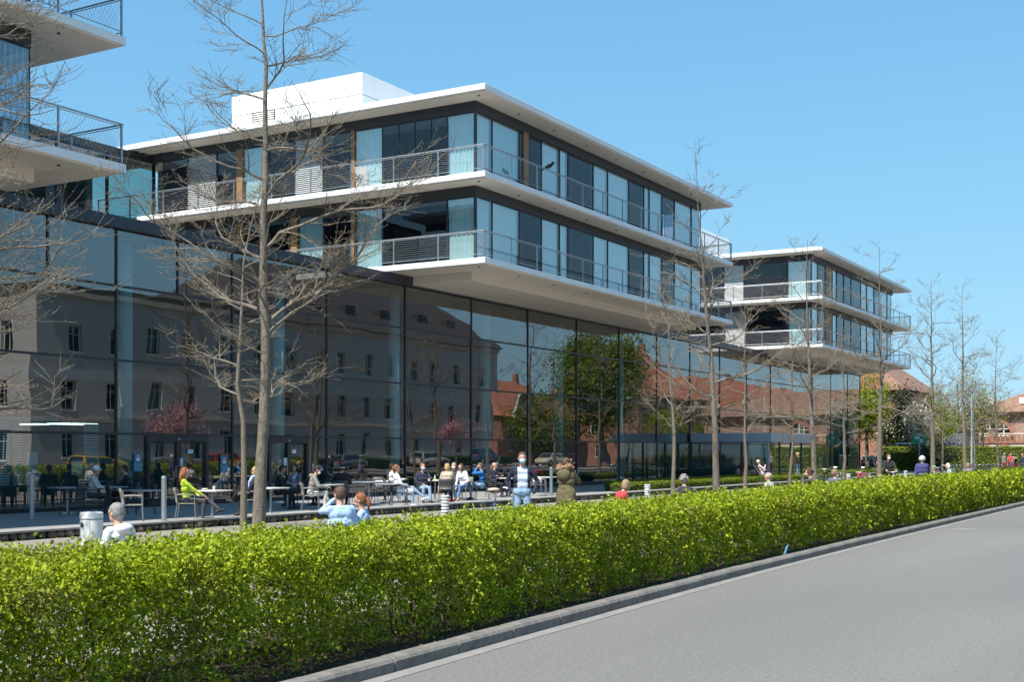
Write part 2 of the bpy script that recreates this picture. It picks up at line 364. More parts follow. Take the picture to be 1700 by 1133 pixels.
b = MB(); b.box(1.5, 113.0, 9.0, 9.3, .03, ZT-.12); b.build('rear_wall', mat('hall_rear_wall', (.11, .165, .17), .8, var=.3, scale=.35), hall)
b = MB(); b.box(112.9, 113.0, .12, 15.4, .03, ZT-.1); b.build('end_glazing', glassH, hall)
# gallery floor edge and columns inside
b = MB(); b.box(1.5, 113, 4.6, 9.0, 4.25, 4.6); b.build('gallery_slab', mid_in, hall)
for k in range(-3, 12):
    x = 28.6+7.4*k
    if x < 2 or x > 112: continue
    b = MB(); b.lathe([(.24, .03), (.24, ZT-.13)], (x, 1.25, 0), 14); b.build('column', colm, hall, True)
# lit ceiling panels and blinds in the rooms behind the left hall
lamp = emit_mat('ceiling_lamp', (.9, 1, .95), 2.6)
def hx(px_, Y): return onY(px_, Y).x
for (a_, c_, y0, y1, z) in ((92, 118, 2.2, 3.0, 2.62), (122, 148, 2.2, 3.0, 2.62), (95, 117, 3.6, 4.4, 2.62), (6, 22, 2.4, 3.2, 2.72), (40, 64, 5.0, 5.8, 2.62)):
    b = MB(); b.box(hx(a_, 32.6), hx(c_, 32.6), y0, y1, z, z+.04); b.build('ceiling_lamp', lamp, hall)
b = MB(); b.box(1.5, 26.5, 1.9, 8.9, 2.68, 2.80); b.build('room_ceiling', pale_in, hall)
b = MB(); b.box(1.5, 26.5, 6.4, 6.5, .04, 2.66); b.build('room_wall', pale_in, hall)
for (a_, c_) in ((-40, 14), (20, 36), (139, 162)):
    b = MB(); x0_, x1_ = hx(a_, 32.0), hx(c_, 32.0)
    for k in range(24): b.box(x0_, x1_, 1.95, 1.98, .75+k*.08, .75+k*.08+.045)
    b.build('blind', blindm, hall)
for (a_, c_, z0, z1) in ((43, 62, .7, 1.75), (119, 136, 1.0, 1.45)):
    b = MB(); b.box(hx(a_, 32.2), hx(c_, 32.2), 2.18, 2.21, z0, z1); b.build('notice_board', blindm, hall)
# doors
for j, (d0, d1) in enumerate(DOORX):
    b = MB(); b.box(d0, d0+.12, -.09, .12, .0, 2.26); b.box(d1-.12, d1, -.09, .12, 0, 2.26); b.box(d0+.12, d1-.12, -.09, .12, 2.06, 2.26)
    mid = (d0+d1)/2; b.box(mid-.07, mid+.07, -.06, .08, .03, 2.06)
    dr = b.build('door', framem, hall)
    for a, c in ((d0+.12, mid-.07), (mid+.07, d1-.12)):
        o = pane(dr, a, c, .05, 2.06, glassH)
        b = MB(); b.tube([(c-.1 if a < mid-.3 else a+.1, -.12, .9), (c-.1 if a < mid-.3 else a+.1, -.12, 1.3)], .014, 8); b.build('handle', steel, dr)
    b = MB(); b.box(mid-.05, mid+.05, -.10, -.088, 2.14, 2.18); b.build('sensor', pale_in, dr)
# paper notices and mask posters on the panes
paper = mat('paper', (.72, .78, .86), .7); ink = mat('ink', (.05, .07, .16), .7); posterm = mat('poster_teal', (.10, .27, .36), .5); skinp = mat('print_pink', (.55, .33, .30), .6)
def notice(px_, py_, w, h, lab, kind=0):
    p = onY(px_, YH-.035, py_); t = thing('notice' if not kind else 'poster', lab, 'notice' if not kind else 'poster', p)
    b = MB(); b.box(-w/2, w/2, -.004, 0, -h/2, h/2); b.build('sheet', posterm if kind else paper, t)
    if kind:
        b = MB(); n = 20; vs = []
        for k in range(n):
            a = 2*math.pi*k/n; vs += [(.17*math.cos(a), -.006, .12+.17*math.sin(a)), (.14*math.cos(a), -.006, .12+.14*math.sin(a))]
        b.add(vs, [(2*k, 2*((k+1) % n), 2*((k+1) % n)+1, 2*k+1) for k in range(n)]); b.build('ring_print', ink, t)
        b = MB(); b.ell((0, -.006, .12), (.09, .002, .12), 12, 8); b.build('face_print', skinp, t)
        b = MB(); b.box(-.07, .07, -.010, -.008, .02, .10); b.build('mask_print', paper, t)
    else:
        b = MB()
        for k in range(3): b.box(-w*.36, w*(.36-.1*k), -.006, -.004, h*.28-k*h*.13, h*.33-k*h*.13)
        if h > .2:
            for k in range(4): b.box(-w*.36+k*w*.19, -w*.36+k*w*.19+w*.13, -.006, -.004, -h*.36, -h*.18)
        b.build('print', ink, t)
notice(299, 768, .25, .26, 'pale sheet with a row of four marks on the left door under the small sign')
notice(316, 750, .23, .13, 'small pale sheet stuck high on the left glass door')
notice(475, 767, .24, .26, 'pale sheet with four marks on the right door beside the black coated man')
notice(488, 750, .22, .13, 'small pale sheet stuck high on the right glass door')
notice(229, 767, .34, .60, 'teal mask poster on the glass left of the left door', 1)
notice(372, 771, .34, .60, 'teal mask poster on the glass right of the left door', 1)

# ================================================================== upper blocks: slabs, soffits, glazed rooms, railings
def curtain_mesh(w, h, folds, amp=.035, m=None):
    b = MB(); n = max(8, int(folds*6)); vs = []
    for i in range(n+1):
        x = -w/2+w*i/n; y = amp*math.sin(i/n*folds*2*math.pi)+.3*amp*math.sin(i*1.7)
        vs += [(x, y, -h/2), (x, y*.7, h/2)]
    b.add(vs, [(2*i, 2*i+2, 2*i+3, 2*i+1) for i in range(n)]); return b.mesh('curtain', m or cur1, True)
INS = 1.15
SL = [(9.02, 9.27), (12.36, 12.60), (15.73, 15.98)]     # slab soffit / top heights
SCHEME_B = [(0, 1.05, 'c'), (1.10, 2.85, 'c'), (2.85, 3.15, 'w'), (3.2, 4.05, 'd'), (4.1, 5.45, 'c'), (5.5, 6.1, 'c'), (6.15, 8.5, 'd'), (8.5, 9.9, 'c'), (9.95, 12.1, 'c'), (12.15, 13.8, 'd'),
            (13.85, 14.5, 'c'), (14.55, 15.9, 'c'), (15.95, 17.7, 'd'), (17.75, 20.2, 'c'), (20.25, 21.9, 'c')]
def px2A(lst, X): return [(onX(a, X).y, onX(c, X).y, k) for a, c, k in lst]
def px2B(lst, Y): return [(onY(a, Y).x, onY(c, Y).x, k) for a, c, k in lst]
def facade(wing, seq, axis, cst, z0, z1, glass, rnd):
    """a run of storey-high units along a facade; axis 'A' = plane X const (faces -X), 'B' = plane Y const (faces -Y)"""
    def T(u, v, z): return (v, u, z) if axis == 'A' else (u, v, z)     # u along the run, v outwards-inwards
    for (a, c, k) in seq:
        a, c = min(a, c), max(a, c); wd = c-a; mid = (a+c)/2
        if axis == 'A': loc = (cst, mid, (z0+z1)/2); rz = -math.pi/2
        else: loc = (mid, cst, (z0+z1)/2); rz = 0
        h = z1-z0
        if k == 'w':
            b = MB(); b.box(-wd/2, wd/2, -.06, .1, -h/2, h/2); o = b.build('timber_post', wood, wing); o.location = loc; o.rotation_euler = (0, 0, rz); continue
        b = MB(); fr = .022
        b.box(-wd/2, -wd/2+fr, -.018, .03, -h/2, h/2); b.box(wd/2-fr, wd/2, -.018, .03, -h/2, h/2)
        b.box(-wd/2+fr, wd/2-fr, -.016, .028, -h/2, -h/2+.06); b.box(-wd/2+fr, wd/2-fr, -.016, .028, h/2-.05, h/2)
        o = b.build('window', framem, wing); o.location = loc; o.rotation_euler = (0, 0, rz)
        b = MB(); w2 = wd/2-fr; h2 = h/2-.055
        b.quad((-w2,0,-h2), (w2,0,-h2), (w2,0,h2), (-w2,0,h2)); p = b.build('pane', glassD if k == 'd' else glass, o); p.rotation_euler = (random.gauss(0, .0025), 0, random.gauss(0, .0025))
        if k == 'c':
            cm = curtain_mesh(wd-.03, h*.97, max(2, wd*rnd.uniform(4, 6)), rnd.uniform(.015, .035), rnd.choice((cur1, cur1, cur2))); q = place('curtain', cm, o, (0, .10, 0))
        elif k == 'v':      # upright slats
            b = MB(); n = max(2, int(wd/.17))
            for i in range(n): x = -wd/2+.06+i*(wd-.06)/n; b.add([(x,.07,-h2),(x+.10,.13,-h2),(x+.10,.13,h2),(x,.07,h2)], [(0,1,2,3)])
            b.build('upright_blind', mat('upright_slat', (.42, .52, .58), .7), o)
        elif k == 'l':
            b = MB(); n = int(h/.085)
            for i in range(n): z = -h2+.05+i*.085; b.add([(-w2,-.07,z),(w2,-.07,z),(w2,-.02,z+.030),(-w2,-.02,z+.030),(-w2,-.07,z-.006),(w2,-.07,z-.006),(w2,-.02,z+.024),(-w2,-.02,z+.024)], [(0,1,2,3),(7,6,5,4),(0,4,5,1),(3,2,6,7)])
            b.build('louvre_blind', blindm, o)
        elif k == 'h':
            cm = curtain_mesh(wd*.3, h*.96, 4, .03); q = place('curtain', cm, o, (wd*.3, .25, 0))
def railing(wing, pts, z, post_gap=2.05, name='railing', net=False):
    """top rail, lower rail, posts and thin horizontal rods round the slab edge"""
    b = MB(); h = 1.04
    for p, q in zip(pts[:-1], pts[1:]): b.tube([(p[0], p[1], z+h), (q[0], q[1], z+h)], .024, 8)
    r = b.build(name, steel, wing)
    b = MB()
    for p, q in zip(pts[:-1], pts[1:]): b.tube([(p[0], p[1], z+.98), (q[0], q[1], z+.98)], .012, 6); b.tube([(p[0], p[1], z+.13), (q[0], q[1], z+.13)], .014, 6)
    b.build('lower_rail', steel, r)
    for p, q in zip(pts[:-1], pts[1:]):
        L_ = math.hypot(q[0]-p[0], q[1]-p[1]); n = max(1, round(L_/post_gap)); ux, uy = (q[0]-p[0])/L_, (q[1]-p[1])/L_
        for i in range(n+1):
            t = min(max(i/n*L_, .05), L_-.05); x, y = p[0]+ux*t, p[1]+uy*t
            b = MB(); s = .022; b.box(x-s, x+s, y-s, y+s, z-.12, z+h-.02); b.build('post', steel, r)
        if net:      # steel rope net in diamonds
            b = MB(); n2 = int(min(L_, 9)/.12); base = L_-n2*.12 if L_ > 9 and q[0] > p[0] else 0; hh = .84
            for i in range(n2):
                for sg in (1, -1):
                    t0 = base+i*.12; t1 = t0+sg*hh*.55; 
                    if not 0 < t1 < L_: continue
                    b.tube([(p[0]+ux*t0, p[1]+uy*t0, z+.135), (p[0]+ux*t1, p[1]+uy*t1, z+.135+hh)], .0026, 3, caps=False)
            b.build('rope_net', steel, r); continue
        for k in range(9):
            b = MB(); zz = z+.21+k*.085; b.tube([(p[0], p[1], zz), (q[0], q[1], zz)], .0058 if abs(ux) < .5 else .0036, 4); b.build('rod', steel, r)
def wing(Xc, Xe, Yb, label, schemeA, schemeB, Yc=25.3, pent=None, glass=None, net=False):
    glass = glass or glassU; rnd = random.Random(int(Xc*10)+5)
    wg = thing('upper_block', label, 'building', (0, 0, 0))
    Xg, Yg, Xge = Xc+INS, Yc+INS, Xe-2.1
    for i, (zs, zt) in enumerate(SL):
        nm = 'roof_slab' if i == 2 else 'floor_slab'
        b = MB(); b.bbox(Xc, Xe, Yc, Yb, zs+.02, zt, .012); s = b.build(nm, white, wg)
        b = MB()
        for x in np.arange(Xc+.62, Xe, 3.9): b.box(x-.006, x+.006, Yc-.002, Yc+.01, zs+.03, zt-.012)
        for y in np.arange(Yc+.62, Yb-.5, 3.9): b.box(Xc-.002, Xc+.01, y-.006, y+.006, zs+.03, zt-.012)
        b.build('fascia_joint', soffm, s)
        # soffit boards with open joints
        n = 7; st = (Xe-Xc-.24)/n
        for j in range(n):
            b = MB(); b.box(Xc+.12+j*st, Xc+.12+(j+1)*st-.012, Yc+.10, Yb-.1, zs-.012, zs+.02); b.build('soffit_panel', soffm, wg)
        if i: # dark head band over the glazing
            b = MB(); b.box(Xg-.06, Xge, Yg-.06, Yg+.1, zs-.42, zs-.013); b.box(Xg-.06, Xg+.1, Yg+.1, Yb-.2, zs-.42, zs-.013); b.box(Xge-.16, Xge, Yg+.1, Yb-.2, zs-.42, zs-.013); b.build('head_band', slabdark, wg)
        for j in range(9):
            b = MB(); xx = Xc+.55+j*3.1; 
            if xx < Xe-.3: b.lathe([(.045, 0), (.045, -.03), (.03, -.035)][::-1], (xx, Yc+.62, zs-.012), 10); b.build('downlight', slabdark, s)
    b = MB(); b.box(Xc+.5, Xe-.5, Yc+.5, Yb-.2, 15.975, 16.10); b.build('roof_upstand', white, wg)
    b = MB(); b.bbox(Xc+1.6, Xe-1.6, Yc+1.6, Yb, 8.66, 9.008, .01); b.build('underside_box', soffm, wg)
    for i in (0, 1):
        z0 = SL[i][1]+.01; z1 = SL[i+1][0]-.42
        facade(wg, [(min(a, Yb-.2), min(c, Yb-.2), k) for a, c, k in schemeA[i] if min(a, c) < Yb-.3], 'A', Xg, z0, z1, glass, rnd)
        facade(wg, [(a, c, k) for a, c, k in schemeB[i]], 'B', Yg, z0, z1, glass, rnd)
        b = MB(); b.box(Xg-.05, Xg+.05, Yg-.05, Yg+.05, z0, z1); b.build('corner_post', framem, wg)
        facade(wg, [(Yg+.1+k*2.2, Yg+2.2+k*2.2, 'c' if k % 2 else 'd') for k in range(5)], 'A', Xge, z0, z1, glass, rnd)
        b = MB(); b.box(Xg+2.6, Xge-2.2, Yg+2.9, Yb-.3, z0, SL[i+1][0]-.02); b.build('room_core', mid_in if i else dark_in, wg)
        for x in np.arange(Xg+4.5, Xge-2, 4.6):
            b = MB(); b.box(x-.06, x+.06, Yg+.45, Yg+2.9, z0, z1+.3); b.build('partition_wall', mid_in, wg)
        railing(wg, [(Xc+.06, Yb-.2), (Xc+.06, Yc+.06), (Xe-.06, Yc+.06), (Xe-.06, Yb-.4)], SL[i][1], net=net)
    if pent:
        x0, x1, y0, y1, z1 = pent
        b = MB(); b.bbox(x0, x1, y0, y1, 16.1, z1-.965, .01); p = b.build('penthouse', white, wg)
        b = MB(); b.bbox(x0, x1, y0, y1, z1-.93, z1, .01); b.build('cladding_course', white, p)
        b = MB(); b.box(x0+.05, x1-.05, y0+.05, y1-.05, z1-.97, z1-.92); b.build('cladding_joint', framem, p)
        b = MB(); b.box(x0-.006, x0-.002, y1-2.65, y1-1.25, 16.8, 17.45); b.build('grille_back', framem, p)
        b = MB()
        for k in range(6): b.box(x0-.03, x0-.004, y1-2.6, y1-1.3, 16.85+k*.1, 16.85+k*.1+.055)
        b.build('vent_grille', soffm, p)
        for yy in (.3, .9):
            b = MB(); b.tube([(x0+.4, y0+yy, z1), (x0+.4, y0+yy, z1+.7)], .012, 5); b.build('lightning_rod', steel, p)
    return wg
XgM = 41.1+INS; YgM = 25.3+INS
A_up = px2A([(788,743,'c'),(743,716,'d'),(716,689,'d'),(689,662,'d'),(662,635,'d'),(635,590,'c'),(590,584,'w'),(583,538,'d'),(537,491,'l'),(490,447,'d'),(446,405,'c'),(404,394,'w'),(393,361,'d'),(360,313,'l'),(312,271,'d')], XgM)
A_lo = px2A([(788,743,'c'),(742,636,'d'),(635,590,'c'),(589,584,'w'),(583,538,'d'),(537,495,'c'),(494,484,'w'),(483,440,'d'),(439,405,'h'),(404,394,'w'),(393,361,'d'),(360,313,'l'),(312,271,'d')], XgM)
B_up = px2B([(791,816,'c'),(817,861,'c'),(862,867,'d'),(868,876,'w'),(878,898,'d'),(899,927,'c'),(929,942,'c'),(943,984,'d'),(985,1008,'c'),(1009,1043,'c'),(1044,1068,'d'),(1069,1077,'c'),(1078,1098,'c'),(1099,1119,'d'),(1120,1147,'c'),(1148,1163,'c')], YgM)
B_lo = px2B([(791,816,'c'),(817,861,'c'),(862,898,'d'),(899,927,'c'),(929,942,'c'),(943,984,'d'),(985,1008,'c'),(1009,1043,'c'),(1044,1068,'d'),(1069,1077,'c'),(1078,1098,'c'),(1099,1119,'d'),(1120,1147,'c'),(1148,1163,'c')], YgM)
W2 = wing(41.1, 68.1, 47.0, 'middle white cantilevered block with wooden posts, curtains and roof penthouse', (A_lo, A_up), (B_lo, B_up), pent=(44.0, 60, 33.4, 41.0, 18.4))
sh = 86-41.1; XgT = 86+INS
A3u = px2A([(1342,1311,'c'),(1310,1239,'d'),(1238,1206,'l'),(1205,1170,'d')], XgT); A3l = px2A([(1342,1312,'c'),(1311,1241,'d'),(1240,1208,'l'),(1207,1170,'d')], XgT)
B3u = px2B([(1343,1357,'c'),(1358,1369,'d'),(1370,1380,'w'),(1382,1388,'c'),(1389,1400,'d'),(1401,1412,'d'),(1413,1428,'d'),(1429,1438,'c'),(1439,1450,'c'),(1451,1460,'d'),(1461,1472,'c'),(1473,1479,'c')], YgM)
W3 = wing(85.6, 112.2, 47.0, 'farthest white cantilevered block with white slatted blinds above the red roofed reflections', (A3l, A3u), (B3u, B3u), pent=(88.4, 96, 36, 44, 18.9))
BL = [(23.2-2.1-2.2*k-2.15, 23.2-2.1-2.2*k, 'v') for k in range(9)]
wing(-3.8, 23.2, 43.5, 'left white cantilevered block with drawn pale curtains behind the bare branches', ([], []), (BL, BL), net=True)
b = MB(); b.bbox(44.0, 52, 44.4, 48, 16.1, 17.0, .01); b.build('roof_box', white, W2)
b = MB(); b.ell((90.2, 36.6, 19.2), (.35, .35, .4), 12, 8); b.tube([(90.2, 36.6, 18.85), (90.2, 36.6, 19.0)], .1, 8); b.build('vent_dome', steel, W3, True)
# glazed links between the blocks, set back
def link(x0, x1, lab):
    t = thing('glass_link', lab, 'building', ((x0+x1)/2, 44.6, 8.9)); w2 = (x1-x0)/2
    for z0, z1 in ((.0, 3.3), (3.5, 6.4)):
        n = max(2, round((x1-x0)/2.9)); st = (x1-x0)/n
        for k in range(n): pane(t, -w2+k*st, -w2+(k+1)*st, z0, z1, glassG)
        for k in range(n+1):
            b = MB(); x = -w2+k*st; b.box(x-.04, x+.04, -.06, .1, z0, z1); b.build('mullion', framem, t)
    b = MB(); b.box(-w2, w2, -.12, .3, 3.3, 3.5); b.build('floor_edge', framem, t)
    b = MB(); b.box(-w2, w2, -.25, 6, 6.4, 6.72); b.build('roof_edge', framem, t)
    b = MB(); b.box(-w2, w2, 4.2, 4.4, 0, 6.4); b.build('rear_wall', mid_in, t)
    b = MB(); b.box(-w2, w2, -.1, 4.2, -.06, 0); b.build('link_floor', mid_in, t)
link(20.0, 42.6, 'recessed green glass link between the left and middle white blocks')
link(66.0, 87.0, 'recessed green glass link between the middle and farthest white blocks')
# ================================================================== entrance vestibule with blue-grey canopy
ve = thing('entrance_vestibule', 'glass entrance vestibule with blue grey canopy edge projecting from the hall', 'entrance', (73, 24.7, 0))
canm = mat('canopy_panel', (.36, .43, .51), .35, metal=.3, var=.06, scale=.8)
b = MB(); b.bbox(0, 9.1, 0, 5.2, 2.36, 2.92, .012); b.build('canopy', canm, ve)
b = MB()
for x in (2.3, 4.6, 6.9): b.box(x-.008, x+.008, -.004, .0, 2.37, 2.91)
b.build('canopy_joint', framem, ve)
for k in range(4):
    o = pane(ve, .15+k*2.2, .15+(k+1)*2.2, .05, 2.34, glassU, y=.25)
for k in range(3):
    o = pane(ve, -.8, .8, .05, 2.34, glassU); o.location = (.2, 1.1+k*1.65, 1.2); o.rotation_euler = (0, 0, math.pi/2)
for x, y in [(.2, .25), (2.3, .25), (4.5, .25), (6.7, .25), (8.9, .25), (.2, 1.95), (.2, 3.6), (8.9, 2.6), (8.9, 5.0)]:
    b = MB(); b.box(x-.05, x+.05, y-.05, y+.05, 0, 2.36); b.build('door_post', framem if x > .3 or y > .3 else canm, ve)
b = MB(); b.lathe([(1.15, .02), (1.15, 2.3)], (4.6, 2.6, 0), 20); b.build('revolving_door', glassG, ve)

bc = thing('balcony_chair', 'small white lounge chair on the middle block balcony', 'chair', (41.1+.75, onX(603, 41.85).y, 12.605), .4)
b = MB(); b.add([(-.25,-.25,.3),(.3,-.25,.26),(.3,.25,.26),(-.25,.25,.3),(-.25,-.25,.33),(.3,-.25,.29),(.3,.25,.29),(-.25,.25,.33)], [(0,3,2,1),(4,5,6,7),(0,1,5,4),(1,2,6,5),(2,3,7,6),(3,0,4,7)]); b.build('seat', white, bc)
b = MB(); b.add([(-.25,-.25,.33),(-.25,.25,.33),(-.42,.25,.92),(-.42,-.25,.92),(-.28,-.25,.33),(-.28,.25,.33),(-.45,.25,.92),(-.45,-.25,.92)], [(0,1,2,3),(7,6,5,4),(0,4,5,1),(1,5,6,2),(2,6,7,3),(3,7,4,0)]); b.build('backrest', white, bc)
for sx in (-.22, .26):
    for sy in (-.22, .22): b = MB(); b.tube([(sx, sy, .28), (sx*1.2, sy, 0)], .014, 6); b.build('leg', white, bc)
# ================================================================== houses: across the street (seen mirrored in the glass) and in the far background
random.seed(21)
rend = mat('beige_render', (.47, .46, .44), .9, var=.06, scale=.3)
rend2 = mat('pale_plaster', (.60, .50, .42), .9, var=.08, scale=.4)
brick = mat('red_brick', (.31, .145, .095), .9, var=.3, scale=2.2, bump=.3, bscale=14)
brickd = mat('brown_brick', (.30, .20, .15), .9, var=.25, scale=2.0, bump=.3, bscale=14)
def tile_mat(name, c):
    m = mat(name, c, .8, var=.25, scale=1.4); n = m.node_tree.nodes; L = m.node_tree.links
    wv = n.new('ShaderNodeTexWave'); wv.wave_type = 'BANDS'; wv.bands_direction = 'Z'; wv.inputs['Scale'].default_value = 2.2; wv.inputs['Distortion'].default_value = .6
    tc = n.new('ShaderNodeTexCoord'); L.new(tc.outputs['Object'], wv.inputs[0]); b = n.new('ShaderNodeBump'); b.inputs['Strength'].default_value = .6; b.inputs['Distance'].default_value = .06
    L.new(wv.outputs[0], b.inputs['Height']); L.new(b.outputs[0], n['Principled BSDF'].inputs['Normal']); return m
tiler = tile_mat('red_roof_tile', (.38, .14, .075)); tileb = tile_mat('brown_roof_tile', (.24, .135, .09)); slate = tile_mat('dark_roof_tile', (.06, .055, .055))
trimw = mat('white_trim', (.74, .73, .70), .6); winglass = glass_mat('house_glass', .08, (.25, .28, .3), 0, 5)
def wallface(parent, org, ang, W, z0, z1, ops, m, frame=trimw, depth=.18, bars=True, name='wall'):
    """storey wall with true openings; local x runs along the wall, local -y is outside"""
    us = sorted({0, W}|{o[0] for o in ops}|{o[1] for o in ops}); zs = sorted({z0, z1}|{o[2] for o in ops}|{o[3] for o in ops})
    b = MB()
    for i in range(len(us)-1):
        for j in range(len(zs)-1):
            uc, zc = (us[i]+us[i+1])/2, (zs[j]+zs[j+1])/2
            if not any(o[0] < uc < o[1] and o[2] < zc < o[3] for o in ops): b.quad((us[i],0,zs[j]), (us[i+1],0,zs[j]), (us[i+1],0,zs[j+1]), (us[i],0,zs[j+1]))
    for (a, c, e, f) in [o[:4] for o in ops]:
        d = depth; b.quad((a,0,e), (a,d,e), (a,d,f), (a,0,f)); b.quad((c,d,e), (c,0,e), (c,0,f), (c,d,f)); b.quad((a,d,f), (c,d,f), (c,0,f), (a,0,f)); b.quad((a,0,e), (c,0,e), (c,d,e), (a,d,e))
    wl = b.build(name, m, parent); wl.location = org; wl.rotation_euler = (0, 0, ang)
    rot = Matrix.Rotation(ang, 4, 'Z')
    for o in ops:
        a, c, e, f = o[:4]; w, h = c-a, f-e
        b = MB(); t = .08; d = depth-.03
        b.box(-w/2, -w/2+t, -.03, .05, -h/2, h/2); b.box(w/2-t, w/2, -.03, .05, -h/2, h/2); b.box(-w/2+t, w/2-t, -.03, .05, h/2-t, h/2); b.box(-w/2+t, w/2-t, -.03, .05, -h/2, -h/2+t)
        if bars and w > .7: b.box(-.03, .03, -.025, .045, -h/2+t, h/2-t); b.box(-w/2+t, -.03, -.02, .04, h*.16, h*.16+.05); b.box(.03, w/2-t, -.02, .04, h*.16, h*.16+.05)
        wd = b.build('window', frame, parent); wd.location = Vector(org)+rot @ Vector(((a+c)/2, d, (e+f)/2)); wd.rotation_euler = (0, 0, ang)
        b = MB(); b.quad((-w/2+t,.01,-h/2+t), (w/2-t,.01,-h/2+t), (w/2-t,.01,h/2-t), (-w/2+t,.01,h/2-t)); b.build('pane', winglass, wd)
        b = MB(); b.box(-w/2-.08, w/2+.08, -depth-.06, -.03, -h/2-.09, -h/2-.01); b.build('sill', frame, wd)
    return wl
def hip(x0, x1, y0, y1, z0, z1, ov=.5, inset=None):
    x0 -= ov; x1 += ov; y0 -= ov; y1 += ov; b = MB(); d = inset if inset is not None else (y1-y0)/2; ym = (y0+y1)/2
    if x1-x0 >= y1-y0: r0, r1 = (x0+d, ym, z1), (x1-d, ym, z1)
    else: xm = (x0+x1)/2; d = inset if inset is not None else (x1-x0)/2; r0, r1 = (xm, y0+d, z1), (xm, y1-d, z1)
    v = [(x0,y0,z0),(x1,y0,z0),(x1,y1,z0),(x0,y1,z0), r0, r1]
    fs = [(0,1,5,4),(1,2,5),(2,3,4,5),(3,0,4),(3,2,1,0)] if x1-x0 >= y1-y0 else [(0,1,4),(1,2,5,4),(2,3,5),(3,0,4,5),(3,2,1,0)]
    b.add(v, fs); return b
def rows(W, n, w, zs, h, mar=1.5):
    st = (W-2*mar)/n; return [(mar+st*(k+.5)-w/2, mar+st*(k+.5)+w/2, z, z+h) for k in range(n) for z in zs]
# --- beige rendered block across the street
def house_box(t, x0, x1, y0, y1, z0, z1, m, opsN=(), opsW=(), opsS=(), opsE=(), **kw):
    # local origin at t.location ; N faces +Y, W faces -X, S faces -Y
    ox, oy, oz = t.location
    wallface(t, (x1-ox, y1-oy, 0), math.pi, x1-x0, z0, z1, list(opsN), m, **kw)
    wallface(t, (x0-ox, y1-oy, 0), -math.pi/2, y1-y0, z0, z1, list(opsW), m, **kw)
    wallface(t, (x0-ox, y0-oy, 0), 0, x1-x0, z0, z1, list(opsS), m, **kw)
    wallface(t, (x1-ox, y0-oy, 0), math.pi/2, y1-y0, z0, z1, list(opsE), m, **kw)
t = thing('rendered_house', 'long beige rendered building with dark hipped roof mirrored in the glass hall', 'building', (60, -15, 0))
house_box(t, 60, 124, -30, -15, 0, 13.6, rend, rows(64, 15, 1.25, (1.3, 5.0, 9.2), 2.1), rows(15, 4, 1.25, (1.3, 5.0, 9.2), 2.1), depth=.3)
b = hip(82-60, 124-60, -15, 0, 13.6, 20.5, .7); b.build('roof', slate, t)
b = MB(); b.box(-.3, 22, -15.3, .3, 13.55, 14.0); b.build('parapet', slate, t)
b = MB(); b.box(-.1, 64.1, .0, .16, 4.1, 4.35); b.build('string_course', rend2, t)
b = MB(); b.box(-.1, 64.1, .0, .35, 13.2, 13.58); b.build('cornice', rend2, t)
for k in range(6):
    x = 88-60+k*5.6; b = MB(); b.box(x-.8, x+.8, -2.6, -1.4, 14.2, 16.2); d = b.build('dormer', slate, t); b = MB(); b.box(x-.55, x+.55, -1.4, -1.36, 14.7, 15.9); b.build('pane', winglass, d)
t = thing('rendered_house', 'set back beige rendered wing with flat roof mirrored at the left end of the hall', 'building', (20, -30, 0))
house_box(t, 20, 59.9, -44, -26, 0, 16.0, rend, rows(39.9, 10, 1.25, (1.3, 5.0, 9.2, 12.6), 2.0), rows(18, 4, 1.25, (1.3, 5, 9.2, 12.6), 2), depth=.3)
b = MB(); b.box(-.3, 40.1, -14.3, 4.3, 16.0, 16.4); b.build('roof', slate, t)
# --- red roofed brick houses across the street, further along
def gable_front(t, xc, y, w, z0, z1, m):
    b = MB(); n = 9; pr = []
    for k in range(n+1):
        a = k/n; pr.append((xc-w/2+w/2*a, z0+(z1-z0)*(.28+.72*a-.07*math.sin(a*4*math.pi))))
    pr = [(xc-w/2, z0)]+pr; poly = pr+[(2*xc-p[0], p[1]) for p in pr[::-1][1:]]
    k = len(poly); b.add([(p[0], y, p[1]) for p in poly]+[(p[0], y-.35, p[1]) for p in poly], [tuple(range(k))[::-1], tuple(range(k, 2*k))]+[(i, (i+1) % k, k+(i+1) % k, k+i) for i in range(k)])
    g_ = b.build('gable', m, t)
    b = MB(); b.tube([(p[0], y+.02, p[1]+.1) for p in poly], .16, 6); b.build('gable_coping', trimw, g_)
def brick_house(x0, x1, y0, y1, ev, rd, lab, gables=(), wm=None, n=6, rt=None):
    t = thing('brick_house', lab, 'house', (x0, y1, 0))
    house_box(t, x0, x1, y0, y1, 0, ev, wm or brick, rows(x1-x0, n, 1.3, (1.4, 5.0) if ev > 7 else (1.4,), 2.0), rows(y1-y0, 3, 1.3, (1.4, 5.0) if ev > 7 else (1.4,), 2.0))
    hip(0, x1-x0, y0-y1, 0, ev, rd, .5).build('roof', rt or tiler, t)
    for gx in gables: gable_front(t, gx-x0, .4, 7.5, ev-1, ev+5.2, brickd)
    for k in range(2):
        b = MB(); x = (x1-x0)*(.35+.3*k); b.box(x-.4, x+.4, (y0-y1)/2-.4, (y0-y1)/2+.4, rd-.5, rd+1.2); b.build('chimney', brick, t)
    return t
brick_house(143, 166, -40, -25, 6.5, 12.0, 'red roofed house with curved white gable mirrored beside the large green tree', (149,))
brick_house(186, 214, -42, -24, 11, 20, 'tall red roofed brick house mirrored above the entrance canopy', ())
brick_house(216, 300, -40, -25, 9.0, 16.5, 'long red brick house with curved gables mirrored in the right part of the hall', (235, 262, 288), n=18)
